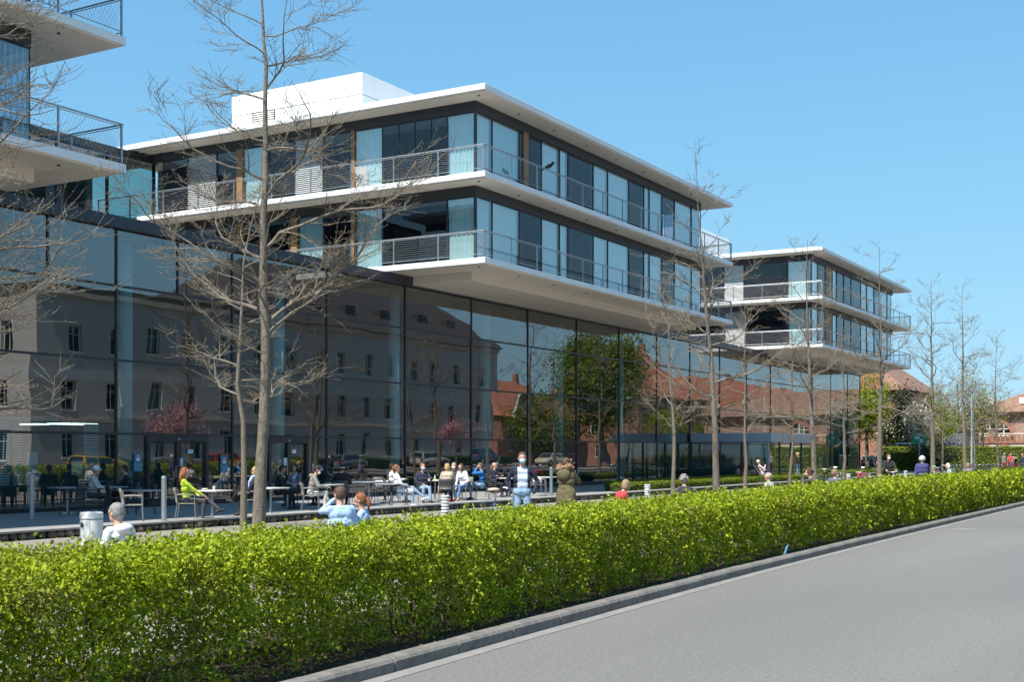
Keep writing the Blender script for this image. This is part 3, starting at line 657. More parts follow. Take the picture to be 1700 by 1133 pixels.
# --- far background, seen directly
t = thing('brick_villa', 'red brick villa with broad tiled roof and arched windows behind the far hedge', 'house', (150, 26.8, 0)); vx = 150
def arch(t, ly, z, w, m, mi, name, depth=.25, bars=4):
    """round arched window in the -X facing wall at local y = ly"""
    n = 14; b = MB(); r = w/2; vs = []
    for k in range(n+1):
        a = math.pi*k/n; vs += [(-.06, ly+r*math.cos(a), z+r*math.sin(a)), (-.06, ly+(r+.42)*math.cos(a), z+(r+.42)*math.sin(a)), (.02, ly+(r+.42)*math.cos(a), z+(r+.42)*math.sin(a))]
    b.add(vs, [(3*k, 3*k+3, 3*k+4, 3*k+1) for k in range(n)]+[(3*k+1, 3*k+4, 3*k+5, 3*k+2) for k in range(n)]); o = b.build(name, m, t)
    b = MB(); vs = [(-.02, ly, z)]+[(-.02, ly+r*math.cos(math.pi*k/n), z+r*math.sin(math.pi*k/n)) for k in range(n+1)]; b.add(vs, [(0, k, k+1) for k in range(1, n+1)]); b.build('pane', winglass, o)
    b = MB(); b.box(-.05, -.021, ly-r, ly+r, z-.02, z+.08)
    for k in range(1, bars): yy = ly-r+w*k/bars; hh = math.sqrt(max(0, r*r-(yy-ly)**2)); b.box(-.05, -.022, yy-.05, yy+.05, z+.08, z+hh)
    b.box(-.055, -.023, ly-r*.8, ly+r*.8, z+r*.5, z+r*.5+.08); b.build('glazing_bar', trimw, o)
b = MB(); b.box(.3, 14, -26, 0, 2.9, 6.3); b.build('wall', brickd, t)
b = MB(); b.box(-2.2, 14, -26, 1.8, -.3, 2.9); b.build('terrace_wall', rend2, t)
hip(.3, 14, -26, 0, 6.3, 9.6, .8).build('roof', tileb, t)
for ly in (-2.4, -8.2, -14): arch(t, ly-.02, 3.6, 3.0, brick, 0, 'arched_window') ; 
for ly in (-1.8, -4.4, -8.0, -12): 
    o_ = None
bt = MB(); bt.box(-2.3, -2.1, -26, 1.9, 3.75, 3.9); bt.build('balustrade_rail', rend2, t)
for k in range(56):
    b = MB(); ly = 1.6-k*.48; b.box(-2.28, -2.12, ly-.09, ly+.09, 2.95, 3.75) if k % 8 else b.box(-2.36, -2.04, ly-.28, ly+.28, 2.9, 4.05); b.build('baluster', brick, t)
b = MB(); b.box(-2.32, -2.2, -26, 1.82, 2.75, 3.0); b.build('ledge', brick, t)
t2 = t
for ly in (-1.4, -3.6, -7.2, -11):
    n = 10; b = MB(); r = .62; vs = []
    for k in range(n+1): a = math.pi*k/n; vs += [(-2.26, ly+r*math.cos(a), 1.75+r*math.sin(a)), (-2.26, ly+(r+.32)*math.cos(a), 1.75+(r+.32)*math.sin(a))]
    b.add(vs, [(2*k, 2*k+2, 2*k+3, 2*k+1) for k in range(n)]); o = b.build('cellar_window', brick, t)
    b = MB(); vs = [(-2.24, ly, 1.75)]+[(-2.24, ly+r*math.cos(math.pi*k/n), 1.75+r*math.sin(math.pi*k/n)) for k in range(n+1)]; b.add(vs, [(0, k, k+1) for k in range(1, n+1)]); b.build('pane', winglass, o)
    b = MB(); b.box(-2.28, -2.25, ly-r, ly+r, 1.7, 1.8); b.box(-2.28, -2.25, ly-.04, ly+.04, 1.8, 2.3); b.build('glazing_bar', trimw, o)
for (ly, z) in ((-1.5, 7.6), (-5.0, 7.6)):
    b = MB(); b.box(1.35, 1.95, ly-.4, ly+.4, z-.35, z+.35); b.build('skylight', trimw, t)
t = thing('brick_house', 'red brick house with steep hipped roof half hidden behind the farthest white block', 'house', (134, 31.2, 0))
house_box(t, 134, 150, 31.2, 46, 0, 8.3, brick, (), [(1.2, 2.3, 5.6, 7.6), (4.2, 5.6, 5.4, 7.4), (8, 9.4, 5.4, 7.4), (1.2, 2.6, 1.4, 3.6), (4.2, 5.6, 1.4, 3.6), (8, 9.4, 1.4, 3.6)], [(1.5, 2.8, 5.4, 7.4), (1.5, 2.8, 1.4, 3.6)])
hip(0, 16, 0, 14.8, 8.3, 14.5, .8, 5.5).build('roof', tileb, t)
b = MB(); b.add([(-1.0, 1.6, 8.35), (-1.0, 6.0, 8.35), (4.0, 3.8, 13.2), (-1.0, 3.8, 12.0)], [(0, 1, 3), (0, 3, 2), (1, 2, 3)]); b.build('gable_roof', tiler, t)
b = MB(); b.box(-.12, .0, 9.8-14.8+14.8-.2+.0, 14.9, 8.0, 8.3); b.build('cornice', brickd, t)
# low grey building and signs in the far gap
t = thing('grey_shed', 'low dark grey flat roofed building behind the green sign', 'building', (136, 26.5, 0)); b = MB(); b.box(0, 7, -1.4, 2.6, -.2, 3.9); b.build('wall', mat('grey_cladding', (.13, .15, .19), .6), t); b = MB(); b.box(-.1, 7.1, -1.5, 2.7, 3.9, 4.1); b.build('roof', framem, t)
gsign = mat('sign_green', (.02, .32, .16), .5); ysign = mat('sign_yellow', (.75, .42, .02), .5); bsign = mat('sign_blue', (.03, .13, .5), .45)
t = thing('hospital_sign', 'green sign with white figure shapes on a thin post beside the trees', 'sign', (118, 25.9, 0))
b = MB(); b.tube([(0,0,0), (0,0,3.4)], .05, 8); b.build('post', steel, t); b = MB(); b.box(-.03, .03, -.6, .6, 2.5, 3.4); b.build('board', gsign, t)
b = MB(); b.box(-.035, -.031, -.35, -.05, 2.65, 2.95); b.box(-.035, -.031, .0, .4, 2.95, 3.2); b.build('figure_print', trimw, t)
b = MB(); b.box(-.03, .03, .6, 2.2, 2.5, 2.62); b.build('bracket', trimw, t)
t = thing('yellow_box', 'yellow box on a post in front of the grey shed', 'box', (120, 25.1, 0)); b = MB(); b.bbox(-.3, .3, -.45, .45, 1.5, 2.5, .03); b.build('cabinet', ysign, t); b = MB(); b.box(-.06, .06, -.06, .06, -.2, 1.5); b.build('post', steel, t)
t = thing('crossing_sign', 'blue pedestrian crossing sign on a post, mirrored in the hall glass', 'sign', (121, 3.6, 0)); b = MB(); b.tube([(0,0,0), (0,0,3.9)], .035, 8); b.build('post', steel, t)
b = MB(); b.box(-.32, .32, .05, .08, 3.2, 3.85); bd = b.build('board', bsign, t); b = MB(); b.add([(-.24,.084,3.28),(.24,.084,3.28),(0,.084,3.74)], [(0,2,1)]); b.build('triangle_print', trimw, t)
# ================================================================== cars
rubber = mat('rubber', (.02, .02, .02), .8); carglass = mat('car_glass', (.02, .025, .03), .08, spec=.8); chrome = mat('alloy', (.55, .56, .58), .3, metal=.9); redl = mat('tail_lamp', (.35, .01, .01), .2); headl = mat('head_lamp', (.7, .72, .75), .15)
def paint(name, c): return mat('paint_'+name, c, .3, metal=.15, coat=.8)
def loft(secs, n):
    b = MB(); vs = [v for s in secs for v in s]; k = len(secs)
    b.add(vs, [(i*n+j, (i+1)*n+j, (i+1)*n+(j+1) % n, i*n+(j+1) % n) for i in range(k-1) for j in range(n)]+[tuple(range(n)), tuple((k-1)*n+j for j in range(n))[::-1]]); return b
def car(loc, rz, pm, label, kind='hatch', group=None):
    t = thing('parked_car', label, 'car', loc, rz, group); suv = kind == 'suv'; up = .18 if suv else 0; L_ = 4.3
    st = [(-2.15, .45, .62, .70), (-2.08, .32, .82, .80), (-1.7, .26, .92, .86), (-.9, .24, .96, .88), (.6, .24, .96, .88), (1.3, .25, .92, .87), (1.85, .28, .82, .83), (2.1, .34, .70, .76), (2.16, .44, .60, .66)]
    secs = []
    for x, zb, zt, hw in st:
        zt += up*1.5; zb += up*.5; zm = (zb+zt)/2
        secs.append([(x, -hw*.9, zb), (x, -hw, zm), (x, -hw*.94, zt-.06), (x, -hw*.8, zt), (x, hw*.8, zt), (x, hw*.94, zt-.06), (x, hw, zm), (x, hw*.9, zb)])
    loft(secs, 8).build('body', pm, t, True)
    tp = 1.45+up*1.6; b0 = .92+up*1.5; rear = -1.95 if kind != 'sedan' else -1.45
    c = [(rear, b0, .78), (rear+.28, tp-.06, .64), (rear+.6, tp, .62), (.1, tp, .62), (.45, tp-.05, .63), (1.25, b0, .76)]
    b = MB(); top = [(x, -w_, z) for x, z, w_ in c]+[(x, w_, z) for x, z, w_ in c]; n = len(c)
    b.add(top, [(i, i+1, n+i+1, n+i) for i in range(n-1)]+[tuple(range(n)), tuple(range(n, 2*n))[::-1]]); cb = b.build('cabin', pm, t)
    for s in (-1, 1):
        for (xa, xb) in ((rear+.42, -.55), (-.48, .38)):
            y = lambda z: s*(.785-(z-b0)/(tp-b0)*.145); za, zb = b0+.04, tp-.1
            xf = lambda x, z: x+(.55*(1-(z-b0)/(tp-b0)) if x > .3 else 0)-(.2*(1-(z-b0)/(tp-b0)) if x < rear+.5 else 0)
            b = MB(); q = [(xf(xa, za), y(za), za), (xf(xb, za), y(za), za), (xf(xb, zb), y(zb), zb), (xf(xa, zb), y(zb), zb)]; b.add(q, [(0,1,2,3) if s < 0 else (3,2,1,0)]); b.build('side_window', carglass, t)
    b = MB(); b.add([(1.22, -.70, b0+.04), (1.22, .70, b0+.04), (.5, .57, tp-.06), (.5, -.57, tp-.06)], [(0,1,2,3)]); b.build('windscreen', carglass, t)
    b = MB(); b.add([(rear-.01, -.66, b0+.06), (rear-.01, .66, b0+.06), (rear+.24, .56, tp-.1), (rear+.24, -.56, tp-.1)], [(3,2,1,0)]); b.build('rear_window', carglass, t)
    rw = .33+up*.3
    for x in (-1.32, 1.33):
        for s in (-1, 1):
            b = MB(); vs = []; N = 18
            pr = [(.6, -.1), (.97, -.1), (1, -.06), (1, .06), (.97, .1), (.6, .1)]
            for (r_, y_) in pr:
                for k in range(N): a = 2*math.pi*k/N; vs.append((rw*r_*math.cos(a), y_, rw*r_*math.sin(a)))
            m = len(pr); b.add(vs, [(i*N+k, i*N+(k+1) % N, (i+1)*N+(k+1) % N, (i+1)*N+k) for i in range(m-1) for k in range(N)]); wh = b.build('wheel', rubber, t); wh.location = (x, s*.78, rw)
            b = MB(); b.tube([(0, -.085, 0), (0, .085, 0)], rw*.62, 16); 
            for k in range(5): a = k*1.2566; b.box(-.01, .01, -.09, .09, 0, 0) if False else None
            b.build('rim', chrome, wh)
    for s in (-1, 1):
        b = MB(); b.ell((2.06, s*.6, .66+up*1.4), (.09, .16, .07), 8, 5); b.build('headlight', headl, t)
        b = MB(); b.bbox(-2.17, -2.05, s*.68-.1, s*.68+.1, .68+up*1.4, .88+up*1.4, .02); b.build('tail_light', redl, t)
        b = MB(); b.ell((.62, s*.93, .98+up*1.4), (.07, .11, .07), 8, 5); b.build('mirror', pm, t)
    b = MB(); b.box(-2.16, 2.15, -.7, .7, .3+up*.4, .36+up*.4); b.build('underbody', rubber, t)
    return t
P = {k: paint(k, c) for k, c in dict(yellow=(.62, .38, .02), red=(.42, .01, .01), silver=(.42, .42, .41), navy=(.05, .08, .15), cream=(.62, .55, .40), black=(.015, .016, .018), white=(.7, .7, .7), grey=(.14, .15, .16)).items()}
for x, pm, kd, lab in ((58.5, 'yellow', 'hatch', 'yellow car across the street, mirrored at the left end of the hall'), (70, 'red', 'hatch', 'red car across the street, mirrored in the left glass door'), (86, 'grey', 'hatch', 'grey car mirrored in the hall behind the black clothed guests'),
                       (97.5, 'silver', 'hatch', 'silver estate car mirrored behind the man in the white coat'), (108.5, 'navy', 'suv', 'tall dark blue car mirrored behind the blue jacket man'), (122, 'cream', 'sedan', 'cream taxi coloured car mirrored behind the masked standing man')):
    car((x, -6.3, .1), 0 if pm != 'cream' else math.pi, P[pm], lab, kd)
for i, (px_, dd, pm, kd, lab) in enumerate(((1444, 131, 'black', 'hatch', 'black car parked beyond the glass corner of the hall'), (1466, 127, 'silver', 'sedan', 'silver saloon seen from behind beyond the hall corner'), (1484, 132, 'white', 'hatch', 'white car partly hidden by the dark conifer'),
                              (1504, 134, 'grey', 'hatch', 'grey car in the shade of the dark conifer'), (1600, 128, 'navy', 'hatch', 'dark blue car behind the far tall hedge'))):
    car(atd(px_, dd, .0), math.radians(12 if i < 4 else 90), P[pm], lab, kd)
# ================================================================== hedges and trees
NP = np.random.default_rng(5)
def fast_mesh(name, V, tris, mats, mi=None, smooth=False):
    me = bpy.data.meshes.new(name); n = len(tris)
    me.vertices.add(len(V)); me.vertices.foreach_set('co', np.asarray(V, np.float32).ravel())
    me.loops.add(n*3); me.loops.foreach_set('vertex_index', np.asarray(tris, np.int32).ravel())
    me.polygons.add(n); me.polygons.foreach_set('loop_start', np.arange(0, n*3, 3, dtype=np.int32))
    for m in mats: me.materials.append(m)
    if mi is not None: me.polygons.foreach_set('material_index', np.asarray(mi, np.int32))
    if smooth: me.polygons.foreach_set('use_smooth', np.ones(n, bool))
    me.update(calc_edges=True); return me
def unit(a): return a/np.maximum(np.linalg.norm(a, axis=1, keepdims=True), 1e-9)
def leaves(P_, size, out=None, bias=.6, aspect=.62, fold=.18, six=False):
    """a folded leaf at every point; out = preferred facing of the blade"""
    n = len(P_); size = np.broadcast_to(np.asarray(size, float), (n,))[:, None]
    nrm = NP.normal(size=(n, 3)); nrm = unit(nrm+(0 if out is None else out*bias*2.2))
    d = NP.normal(size=(n, 3)); d[:, 2] -= .35; d = unit(d-nrm*(d*nrm).sum(1, keepdims=True)); s = np.cross(nrm, d)
    w = size*aspect*.5
    base = P_-d*size*.5
    if not six:
        V = np.stack([base, base+d*size*.45+s*w+nrm*size*fold, base+d*size, base+d*size*.45-s*w+nrm*size*fold], 1).reshape(-1, 3)
        k = np.arange(n)[:, None]*4; T = np.concatenate([k+[0, 2, 1], k+[0, 3, 2]], 1).reshape(-1, 3)
    else:
        V = np.stack([base, base+d*size*.28+s*w*.92+nrm*size*fold, base+d*size*.62+s*w*.8+nrm*size*fold*.8, base+d*size-nrm*size*.08, base+d*size*.62-s*w*.8+nrm*size*fold*.8, base+d*size*.28-s*w*.92+nrm*size*fold, base+d*size*.5], 1).reshape(-1, 3)
        k = np.arange(n)[:, None]*7; T = np.concatenate([k+[0, 6, 1], k+[1, 6, 2], k+[2, 6, 3], k+[3, 6, 4], k+[4, 6, 5], k+[5, 6, 0]], 1).reshape(-1, 3)
    return V, T
lf_hedge = leaf_mat('hornbeam_leaf', (.09, .17, .010), (.45, .50, .028), .30, (1.75, 1.6, .35), .55, (.19, .19, .04))
lf_dry = leaf_mat('dry_leaf', (.16, .085, .04), (.30, .19, .10), .15, (1.2, 1, .7), .7)
lf_box = leaf_mat('box_leaf', (.12, .17, .015), (.24, .28, .03), .35, (1.5, 1.5, .4), .45)
twigm = mat('hedge_twig', (.13, .10, .07), .9, var=.3, scale=20)
def lump(x, s, seed): # smooth 1-d irregularity
    return .5*math.sin(x*s+seed)+.3*math.sin(x*s*2.3+seed*1.7)+.2*math.sin(x*s*5.1+seed*3.1)
lumpv = np.vectorize(lump)
def hedge_points(n, x0, x1, yf, yb, zt, z0=.06, shell=.62, dens_low=.5):
    """points on the crust of the hedge (top, front, back) plus some inside; yf, yb, zt are functions of x"""
    x = NP.uniform(x0, x1, n); k = NP.random(n); yfv, ybv = yf(x), yb(x); ztv = zt(x); hz = ztv-z0; wd = ybv-yfv
    y = np.empty(n); z = np.empty(n); out = np.zeros((n, 3))
    per = hz*2+wd; q = NP.random(n)*per
    fr = q < hz; tp = (q >= hz) & (q < hz+wd); bk = q >= hz+wd
    dep = np.abs(NP.normal(0, .075, n))
    u = q/hz; zfr = z0+hz*(u**dens_low)
    y[fr] = (yfv+dep+.10*np.maximum(0, u-.75)*2)[fr]; z[fr] = zfr[fr]; out[fr] = (0, -1, .45)
    y[tp] = (yfv+(q-hz))[tp]; e = np.minimum((q-hz), wd-(q-hz)); z[tp] = (ztv-dep*.8-.09*np.maximum(0, 1-e/.22)**1.5)[tp]; out[tp] = (0, -.1, 1)
    u2 = (q-hz-wd)/hz; zb_ = z0+hz*(np.clip(u2, 0, 1)**dens_low); y[bk] = (ybv-dep)[bk]; z[bk] = zb_[bk]; out[bk] = (0, 1, .4)
    inn = k > shell
    y[inn] = (yfv+NP.random(n)*wd)[inn]; z[inn] = (z0+hz*NP.random(n)**.6)[inn]; out[inn] = (0, 0, .4)
    return np.stack([x, y, z], 1), out
kv = np.vectorize(kerbY)
HYF = lambda x: kv(x)+.40+.055*lumpv(x, 2.3, 1.)+.03*lumpv(x, 7.7, 4.)
HYB = lambda x: kv(x)+1.62+.05*lumpv(x, 2.0, 2.)
HZT = lambda x: 1.055+.028*lumpv(x, 1.1, .7)+.022*lumpv(x, 5.3, 2.2)
hd = thing('hornbeam_hedge', 'long clipped bright green hedge behind the kerb along the road', 'hedge', (0, 0, 0))
VS, TS, off = [], [], 0
for (x0, x1, n, sz, six) in ((2.5, 9, 112000, .037, True), (9, 15, 74000, .042, True), (15, 24, 66000, .053, False), (24, 38, 46000, .076, False), (38, 64, 42000, .11, False)):
    # leafy shoots: clumps of leaves pushed out of the crust by different amounts
    m = n//15; C0, O0 = hedge_points(m, x0, x1, HYF, HYB, HZT, shell=.70, dens_low=.8); O0 = unit(O0+1e-6)
    fr_ = (O0[:, 1:2] < -.5); C0 = C0+O0*(np.where(fr_, NP.uniform(-.09, .012, (m, 1)), NP.uniform(-.12, .022, (m, 1)))+.05*(NP.random((m, 1)) < .05)); k = NP.integers(0, m, n)
    P_ = C0[k]+NP.normal(size=(n, 3))*[.046, .036, .036]*(1 if x0 < 24 else 1.5); out = O0[k]
    gap = (lumpv(P_[:, 0], 3.1, 5.)+.6*lumpv(P_[:, 0]*.7+P_[:, 2]*2.2, 4.7, 1.3) > (.38 if x0 < 9 else .55)) & (P_[:, 2] < (.78 if x0 < 9 else .7)) & (NP.random(len(P_)) < (.78 if x0 < 9 else .3))
    low = (P_[:, 2] < .16) & (NP.random(len(P_)) < .35)
    keep = ~(gap | low) & (P_[:, 2] > .07); P_, out = P_[keep], out[keep]
    V, T = leaves(P_, NP.uniform(.55, 1.25, len(P_))*sz, out, .38, six=six)
    VS.append(V); TS.append(T+off); off += len(V)
o = place('foliage', fast_mesh('foliage', np.concatenate(VS), np.concatenate(TS), [lf_hedge]), hd); stuff(o)
# the largest single leaves, on the near face
lm = []
for k in range(4):
    V, T = leaves(np.zeros((1, 3)), .066, np.array([[0, -1., .5]]), .5, six=True); lm.append(fast_mesh('leaf', V, T, [lf_hedge]))
P_, out = hedge_points(900, 4.3, 11.5, HYF, HYB, HZT, shell=1); P_ = P_[(out[:, 1] < .0)][:300]
for p in P_: place('leaf', random.choice(lm), hd, (p[0], p[1]-.03, p[2]+.015), (R(-.6, .6), R(-.5, .5), R(-.7, .7)), R(.8, 1.15))
b = MB(); x = 3.0
while x < 50:
    n = 1 if x < 20 else 1
    y = kerbY(x)+R(.75, 1.4); bx = x+R(-.08, .08); p0 = Vector((bx, y, .03)); top = Vector((bx+R(-.15, .15), y+R(-.15, .15), R(.7, .98)))
    mid = (p0+top)/2+Vector((R(-.05, .05), R(-.05, .05), 0)); b.tube([p0, mid, top], [.017, .012, .006], 5)
    for k in range(9 if x < 20 else 3):
        a = p0.lerp(top, R(.25, .95)); c = a+Vector((R(-.35, .35), R(-.45, .4), R(.02, .25))); b.tube([a, (a+c)/2+Vector((0, 0, .02)), c], [.006, .0045, .002], 4)
    x += R(.16, .3) if x < 20 else .6
stuff(b.build('stems', twigm, hd))
# dry leaves lying on the mulch
n = 5000; xx = NP.uniform(3, 34, n); P_ = np.stack([xx, kv(xx)+.17+NP.random(n)**1.3*1.6, np.full(n, .064)], 1)
V, T = leaves(P_, NP.uniform(.02, .05, n), np.array([[0, 0, 1.]]), 2.0); V[:, 2] = np.maximum(V[:, 2], .058)
stuff(tag(place('leaf_litter', fast_mesh('leaf_litter', V, T, [lf_dry])), 'dry brown leaves scattered on the dark mulch under the hedge', 'leaf litter'))
litt = tag(MB().box(-.09, .09, -.004, .004, 0, .16).build('litter_scrap', mat('scrap_blue', (.12, .33, .52), .6)), 'small blue paper scrap caught at the foot of the hedge', 'litter'); litt.location = onZ(1312, 920, .1)+Vector((0, .1, -.02)); litt.rotation_euler = (.35, .2, .5)
# clipped box hedges on the terrace
def box_hedge(x0, x1, y0, y1, h, lab, n, sz=.07, z0=0, group=None, m=None, cat='hedge', nm='box_hedge'):
    t = thing(nm, lab, cat, ((x0+x1)/2, (y0+y1)/2, z0), 0, group); xm, ym = (x0+x1)/2, (y0+y1)/2
    P_, out = hedge_points(n, x0, x1, lambda x: np.full(len(x), y0), lambda x: np.full(len(x), y1), lambda x: h+.02*lumpv(x, 2., 1.), z0=.0, shell=.85, dens_low=1)
    P_[:, :2] -= (xm, ym); V, T = leaves(P_, NP.uniform(.6, 1.2, n)*sz, out, .8); stuff(place('foliage', fast_mesh('foliage', V, T, [m or lf_box]), t))
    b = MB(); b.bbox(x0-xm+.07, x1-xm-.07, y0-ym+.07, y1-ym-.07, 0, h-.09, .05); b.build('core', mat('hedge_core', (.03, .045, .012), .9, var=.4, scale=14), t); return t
box_hedge(49, 66.5, 23.2, 23.8, .40, 'low clipped box hedge along the pale terrace edge', 15000, .08)
box_hedge(50.5, 70, 24.3, 24.9, .46, 'second low clipped box hedge nearer the entrance canopy', 9000, .08)
box_hedge(84.5, 100, 23.5, 24.3, .5, 'low clipped box hedge behind the parked bicycles', 12000, .1)
box_hedge(84.5, 104, 26.2, 27.0, .55, 'low clipped box hedge right of the entrance vestibule', 8000, .1)
box_hedge(66.8, 83.5, 22.95, 23.4, .42, 'narrow clipped box hedge before the reclining man and vestibule', 8000, .09)
box_hedge(12.0, 17.8, 23.4, 25.2, .34, 'small clipped box hedge on the terrace beside the metal bollard', 9000, .05)
far = box_hedge(7.0, 30.0, 122-.8, 122+.8, 2.35, 'tall green hedge across the far end behind the bicycle rows', 20000, .2, m=lf_box, nm='tall_hedge')
far.location = (122, 18.5, -.1); far.rotation_euler = (0, 0, math.pi/2)
# ------------------------------------------------------------------ bare spring trees
bark = mat('tree_bark', (.235, .195, .15), .9, col2=(.105, .088, .07), scale=16, bump=1.0, bscale=34, stretch=(1, 1, .45), detail=7)
barkl = mat('branch_bark', (.185, .155, .12), .85, var=.25, scale=12)
budm = mat('leaf_bud', (.22, .18, .085), .7)
def grow(b, buds, p, d, L_, r, lev, rnd, seg=None, budr=.016, twig=None, rmin=.003, dens=1.):
    """a branch and its side shoots, appended to one mesh builder"""
    n = seg or max(3, int(L_/.22)); pts = [p.copy()]; rad = [r]; d = d.normalized(); st = L_/n
    for i in range(n):
        t = (i+1)/n
        d = (d+Vector((rnd.gauss(0, .19), rnd.gauss(0, .19), rnd.gauss((.0 if t < .4 else .05) if lev > 1 else .03, .15)))).normalized()
        p = p+d*st; pts.append(p.copy()); rad.append(max(rmin, r*(1-t*.88)**.9))
    sides = 7 if r > .05 else (5 if r > .018 else (4 if r > .008 else 3))
    b.tube(pts, rad, sides, caps=False)
    if lev <= 0:
        for i in range(1, len(pts)):
            q = pts[i]+Vector((rnd.gauss(0, .01), rnd.gauss(0, .01), rnd.uniform(.004, .02)))
            buds.append((q, budr*rnd.uniform(.35, .9)))
        return
    nch = max(2, int(L_*dens*(6.5 if lev == 1 else 3.6))) if lev < 3 else int(L_*2.6)
    for k in range(nch):
        t = rnd.uniform(.12, 1.0) if lev < 3 else rnd.uniform(.2, 1); i = min(int(t*n), n-1); q = pts[i].lerp(pts[i+1], t*n-i)
        ax = (pts[i+1]-pts[i]).normalized(); s = ax.cross(Vector((0, 0, 1))); s = s.normalized() if s.length > .05 else Vector((1, 0, 0))
        sd = 1 if k % 2 else -1; nd = ax*rnd.uniform(.45, .9)+s*sd*rnd.uniform(.5, 1.0)+Vector((0, 0, rnd.gauss(.12, .22)))
        grow(b, buds, q, nd, L_*rnd.uniform(.25, .5)*(1.15-t*.55) if lev > 1 else rnd.uniform(.12, .5), max(rmin, rad[i]*rnd.uniform(.4, .6)), lev-1, rnd, budr=budr, rmin=rmin, dens=dens)
def bud_mesh(buds):
    if not buds: return None
    C = np.array([[q.x, q.y, q.z] for q, _ in buds]); S = np.array([s for _, s in buds])
    O = np.array([[1,0,0],[-1,0,0],[0,1,0],[0,-1,0],[0,0,1.5],[0,0,-1.5]], float)
    V = (C[:, None, :]+O[None]*S[:, None, None]).reshape(-1, 3)
    Tt = np.array([[0,2,4],[2,1,4],[1,3,4],[3,0,4],[2,0,5],[1,2,5],[3,1,5],[0,3,5]]); T = (np.arange(len(C))[:, None, None]*6+Tt[None]).reshape(-1, 3)
    return fast_mesh('buds', V, T, [budm])
def bare_tree(label, base, H, r0, limbs, seed, lean=(0, 0), lev=2, group='bare young street trees in the garden strip', budr=.014, rmin=.0035, fork=None, trunk_pts=None, limb_len=None, dens=1.):
    rnd = random.Random(seed); t = thing('bare_tree', label, 'tree', base, 0, group)
    if trunk_pts is None:
        n = 14; trunk_pts = []; px_, py_ = 0, 0
        for i in range(n+1):
            f = i/n; px_ += rnd.gauss(0, .035); py_ += rnd.gauss(0, .035); trunk_pts.append(Vector((px_+lean[0]*f, py_+lean[1]*f, H*f)))
    n = len(trunk_pts)-1
    rr = [max(.012, r0*(1.18 if i == 0 else 1)*(1-(i/n)*.95)**1.15) for i in range(n+1)]
    b = MB(); b.tube(trunk_pts, rr, 10 if r0 > .1 else 8, caps=False); b.build('trunk', bark, t, True)
    tp = lambda z: next((trunk_pts[i].lerp(trunk_pts[i+1], (z-trunk_pts[i].z)/(trunk_pts[i+1].z-trunk_pts[i].z)) for i in range(n) if trunk_pts[i].z <= z <= trunk_pts[i+1].z), trunk_pts[-1])
    tr = lambda z: float(np.interp(z, [q.z for q in trunk_pts], rr))
    buds = []; specs = []
    if isinstance(limbs, int):
        zl = H*.26
        for k in range(limbs):
            f = (k+.5)/limbs; z = zl+(H*.985-zl)*f+rnd.uniform(-.2, .2); az = k*2.4+rnd.uniform(-.5, .5)
            L_ = (limb_len or H*.27)*(1-.72*f**1.3)*rnd.uniform(.7, 1.25); el = rnd.uniform(.05, .5)+.55*f
            specs.append((z, az, el, L_))
    else: specs = limbs
    for (z, az, el, L_) in specs:
        p = tp(z); d = Vector((math.cos(az)*math.cos(el), math.sin(az)*math.cos(el), math.sin(el)))
        b = MB(); grow(b, buds, p, d, L_, min(tr(z)*.55, .007+L_*.0088), lev, rnd, budr=budr, rmin=rmin, dens=dens); b.build('limb', barkl, t)
    o = place('buds', bud_mesh(buds), t); stuff(o); return t
def off_px(px_, py_, base, d):
    """height and sideways offset of a picture point in the upright plane through the trunk that faces the viewer"""
    a, b_, c = ray(px_, py_); return Vector((a*d-base.x, b_*d-base.y, EYE+c*d-base.z))
# the large tree: trunk and limbs placed after the photograph, in depth by their azimuth
d0 = 23.6; tb = atd(430, d0, -.15); 
tpts = [off_px(x, y, tb, d0) for x, y in ((428, 872), (433, 780), (438, 700), (441, 620), (441, 540), (436, 480), (438, 420), (437, 360), (441, 300), (441, 240), (440, 170), (442, 110), (438, 70), (436, 20), (430, -60), (428, -140), (432, -215))]
tpts[0].z = 0
RIGHT = math.atan2(-CS, SN)   # direction of the picture's right
def L(px_y, side, up, ln, depth=0): # limb from the trunk at picture height px_y; side +1 right, -1 left; depth turns it away (+) or towards (-) the viewer
    z = off_px(440, px_y, tb, d0).z; az = RIGHT if side > 0 else RIGHT+math.pi
    az += side*depth; return (z, az, up, ln)
bl = [L(165, -1, .55, 2.6, .2), L(150, 1, .75, 2.4, -.3), L(235, -1, .42, 1.7, .4), L(250, 1, .25, 2.2, -.3), L(275, 1, .55, 1.6, .6), L(300, -1, .35, 2.4, -.5), L(330, 1, .8, 2.9, -.5), L(345, -1, .45, 2.0, .3),
      L(415, 1, .48, 3.6, .15), L(430, -1, .62, 2.6, .4), L(470, -1, .58, 3.2, -.3), L(520, -1, .45, 3.4, .3), L(540, 1, .85, 3.6, .3), L(560, 1, .75, 2.6, -.6), L(590, -1, .5, 1.6, -.7), L(640, 1, .3, 1.2, .9),
      L(110, 1, .4, 2.0, .7), L(90, -1, .5, 2.2, -.8), L(60, 1, .3, 2.2, .1), L(40, -1, .35, 2.2, .3), L(0, 1, .5, 2.0, -.4), L(-40, -1, .5, 2.0, .2), L(-80, 1, .6, 1.8, .5), L(-130, -1, .7, 1.6, -.4), L(-170, 1, .8, 1.4, .3), L(330, 1, .1, 1.3, 1.5), L(250, -1, .2, 1.3, 1.4), L(450, 1, .35, 1.8, -1.4), L(500, -1, .3, 1.8, -1.5)]
bare_tree('largest bare tree with thick speckled trunk beside the slimmer tree and café tables', tb, 11, .118, bl, 3, lev=2, trunk_pts=tpts, budr=.012, dens=1.55)
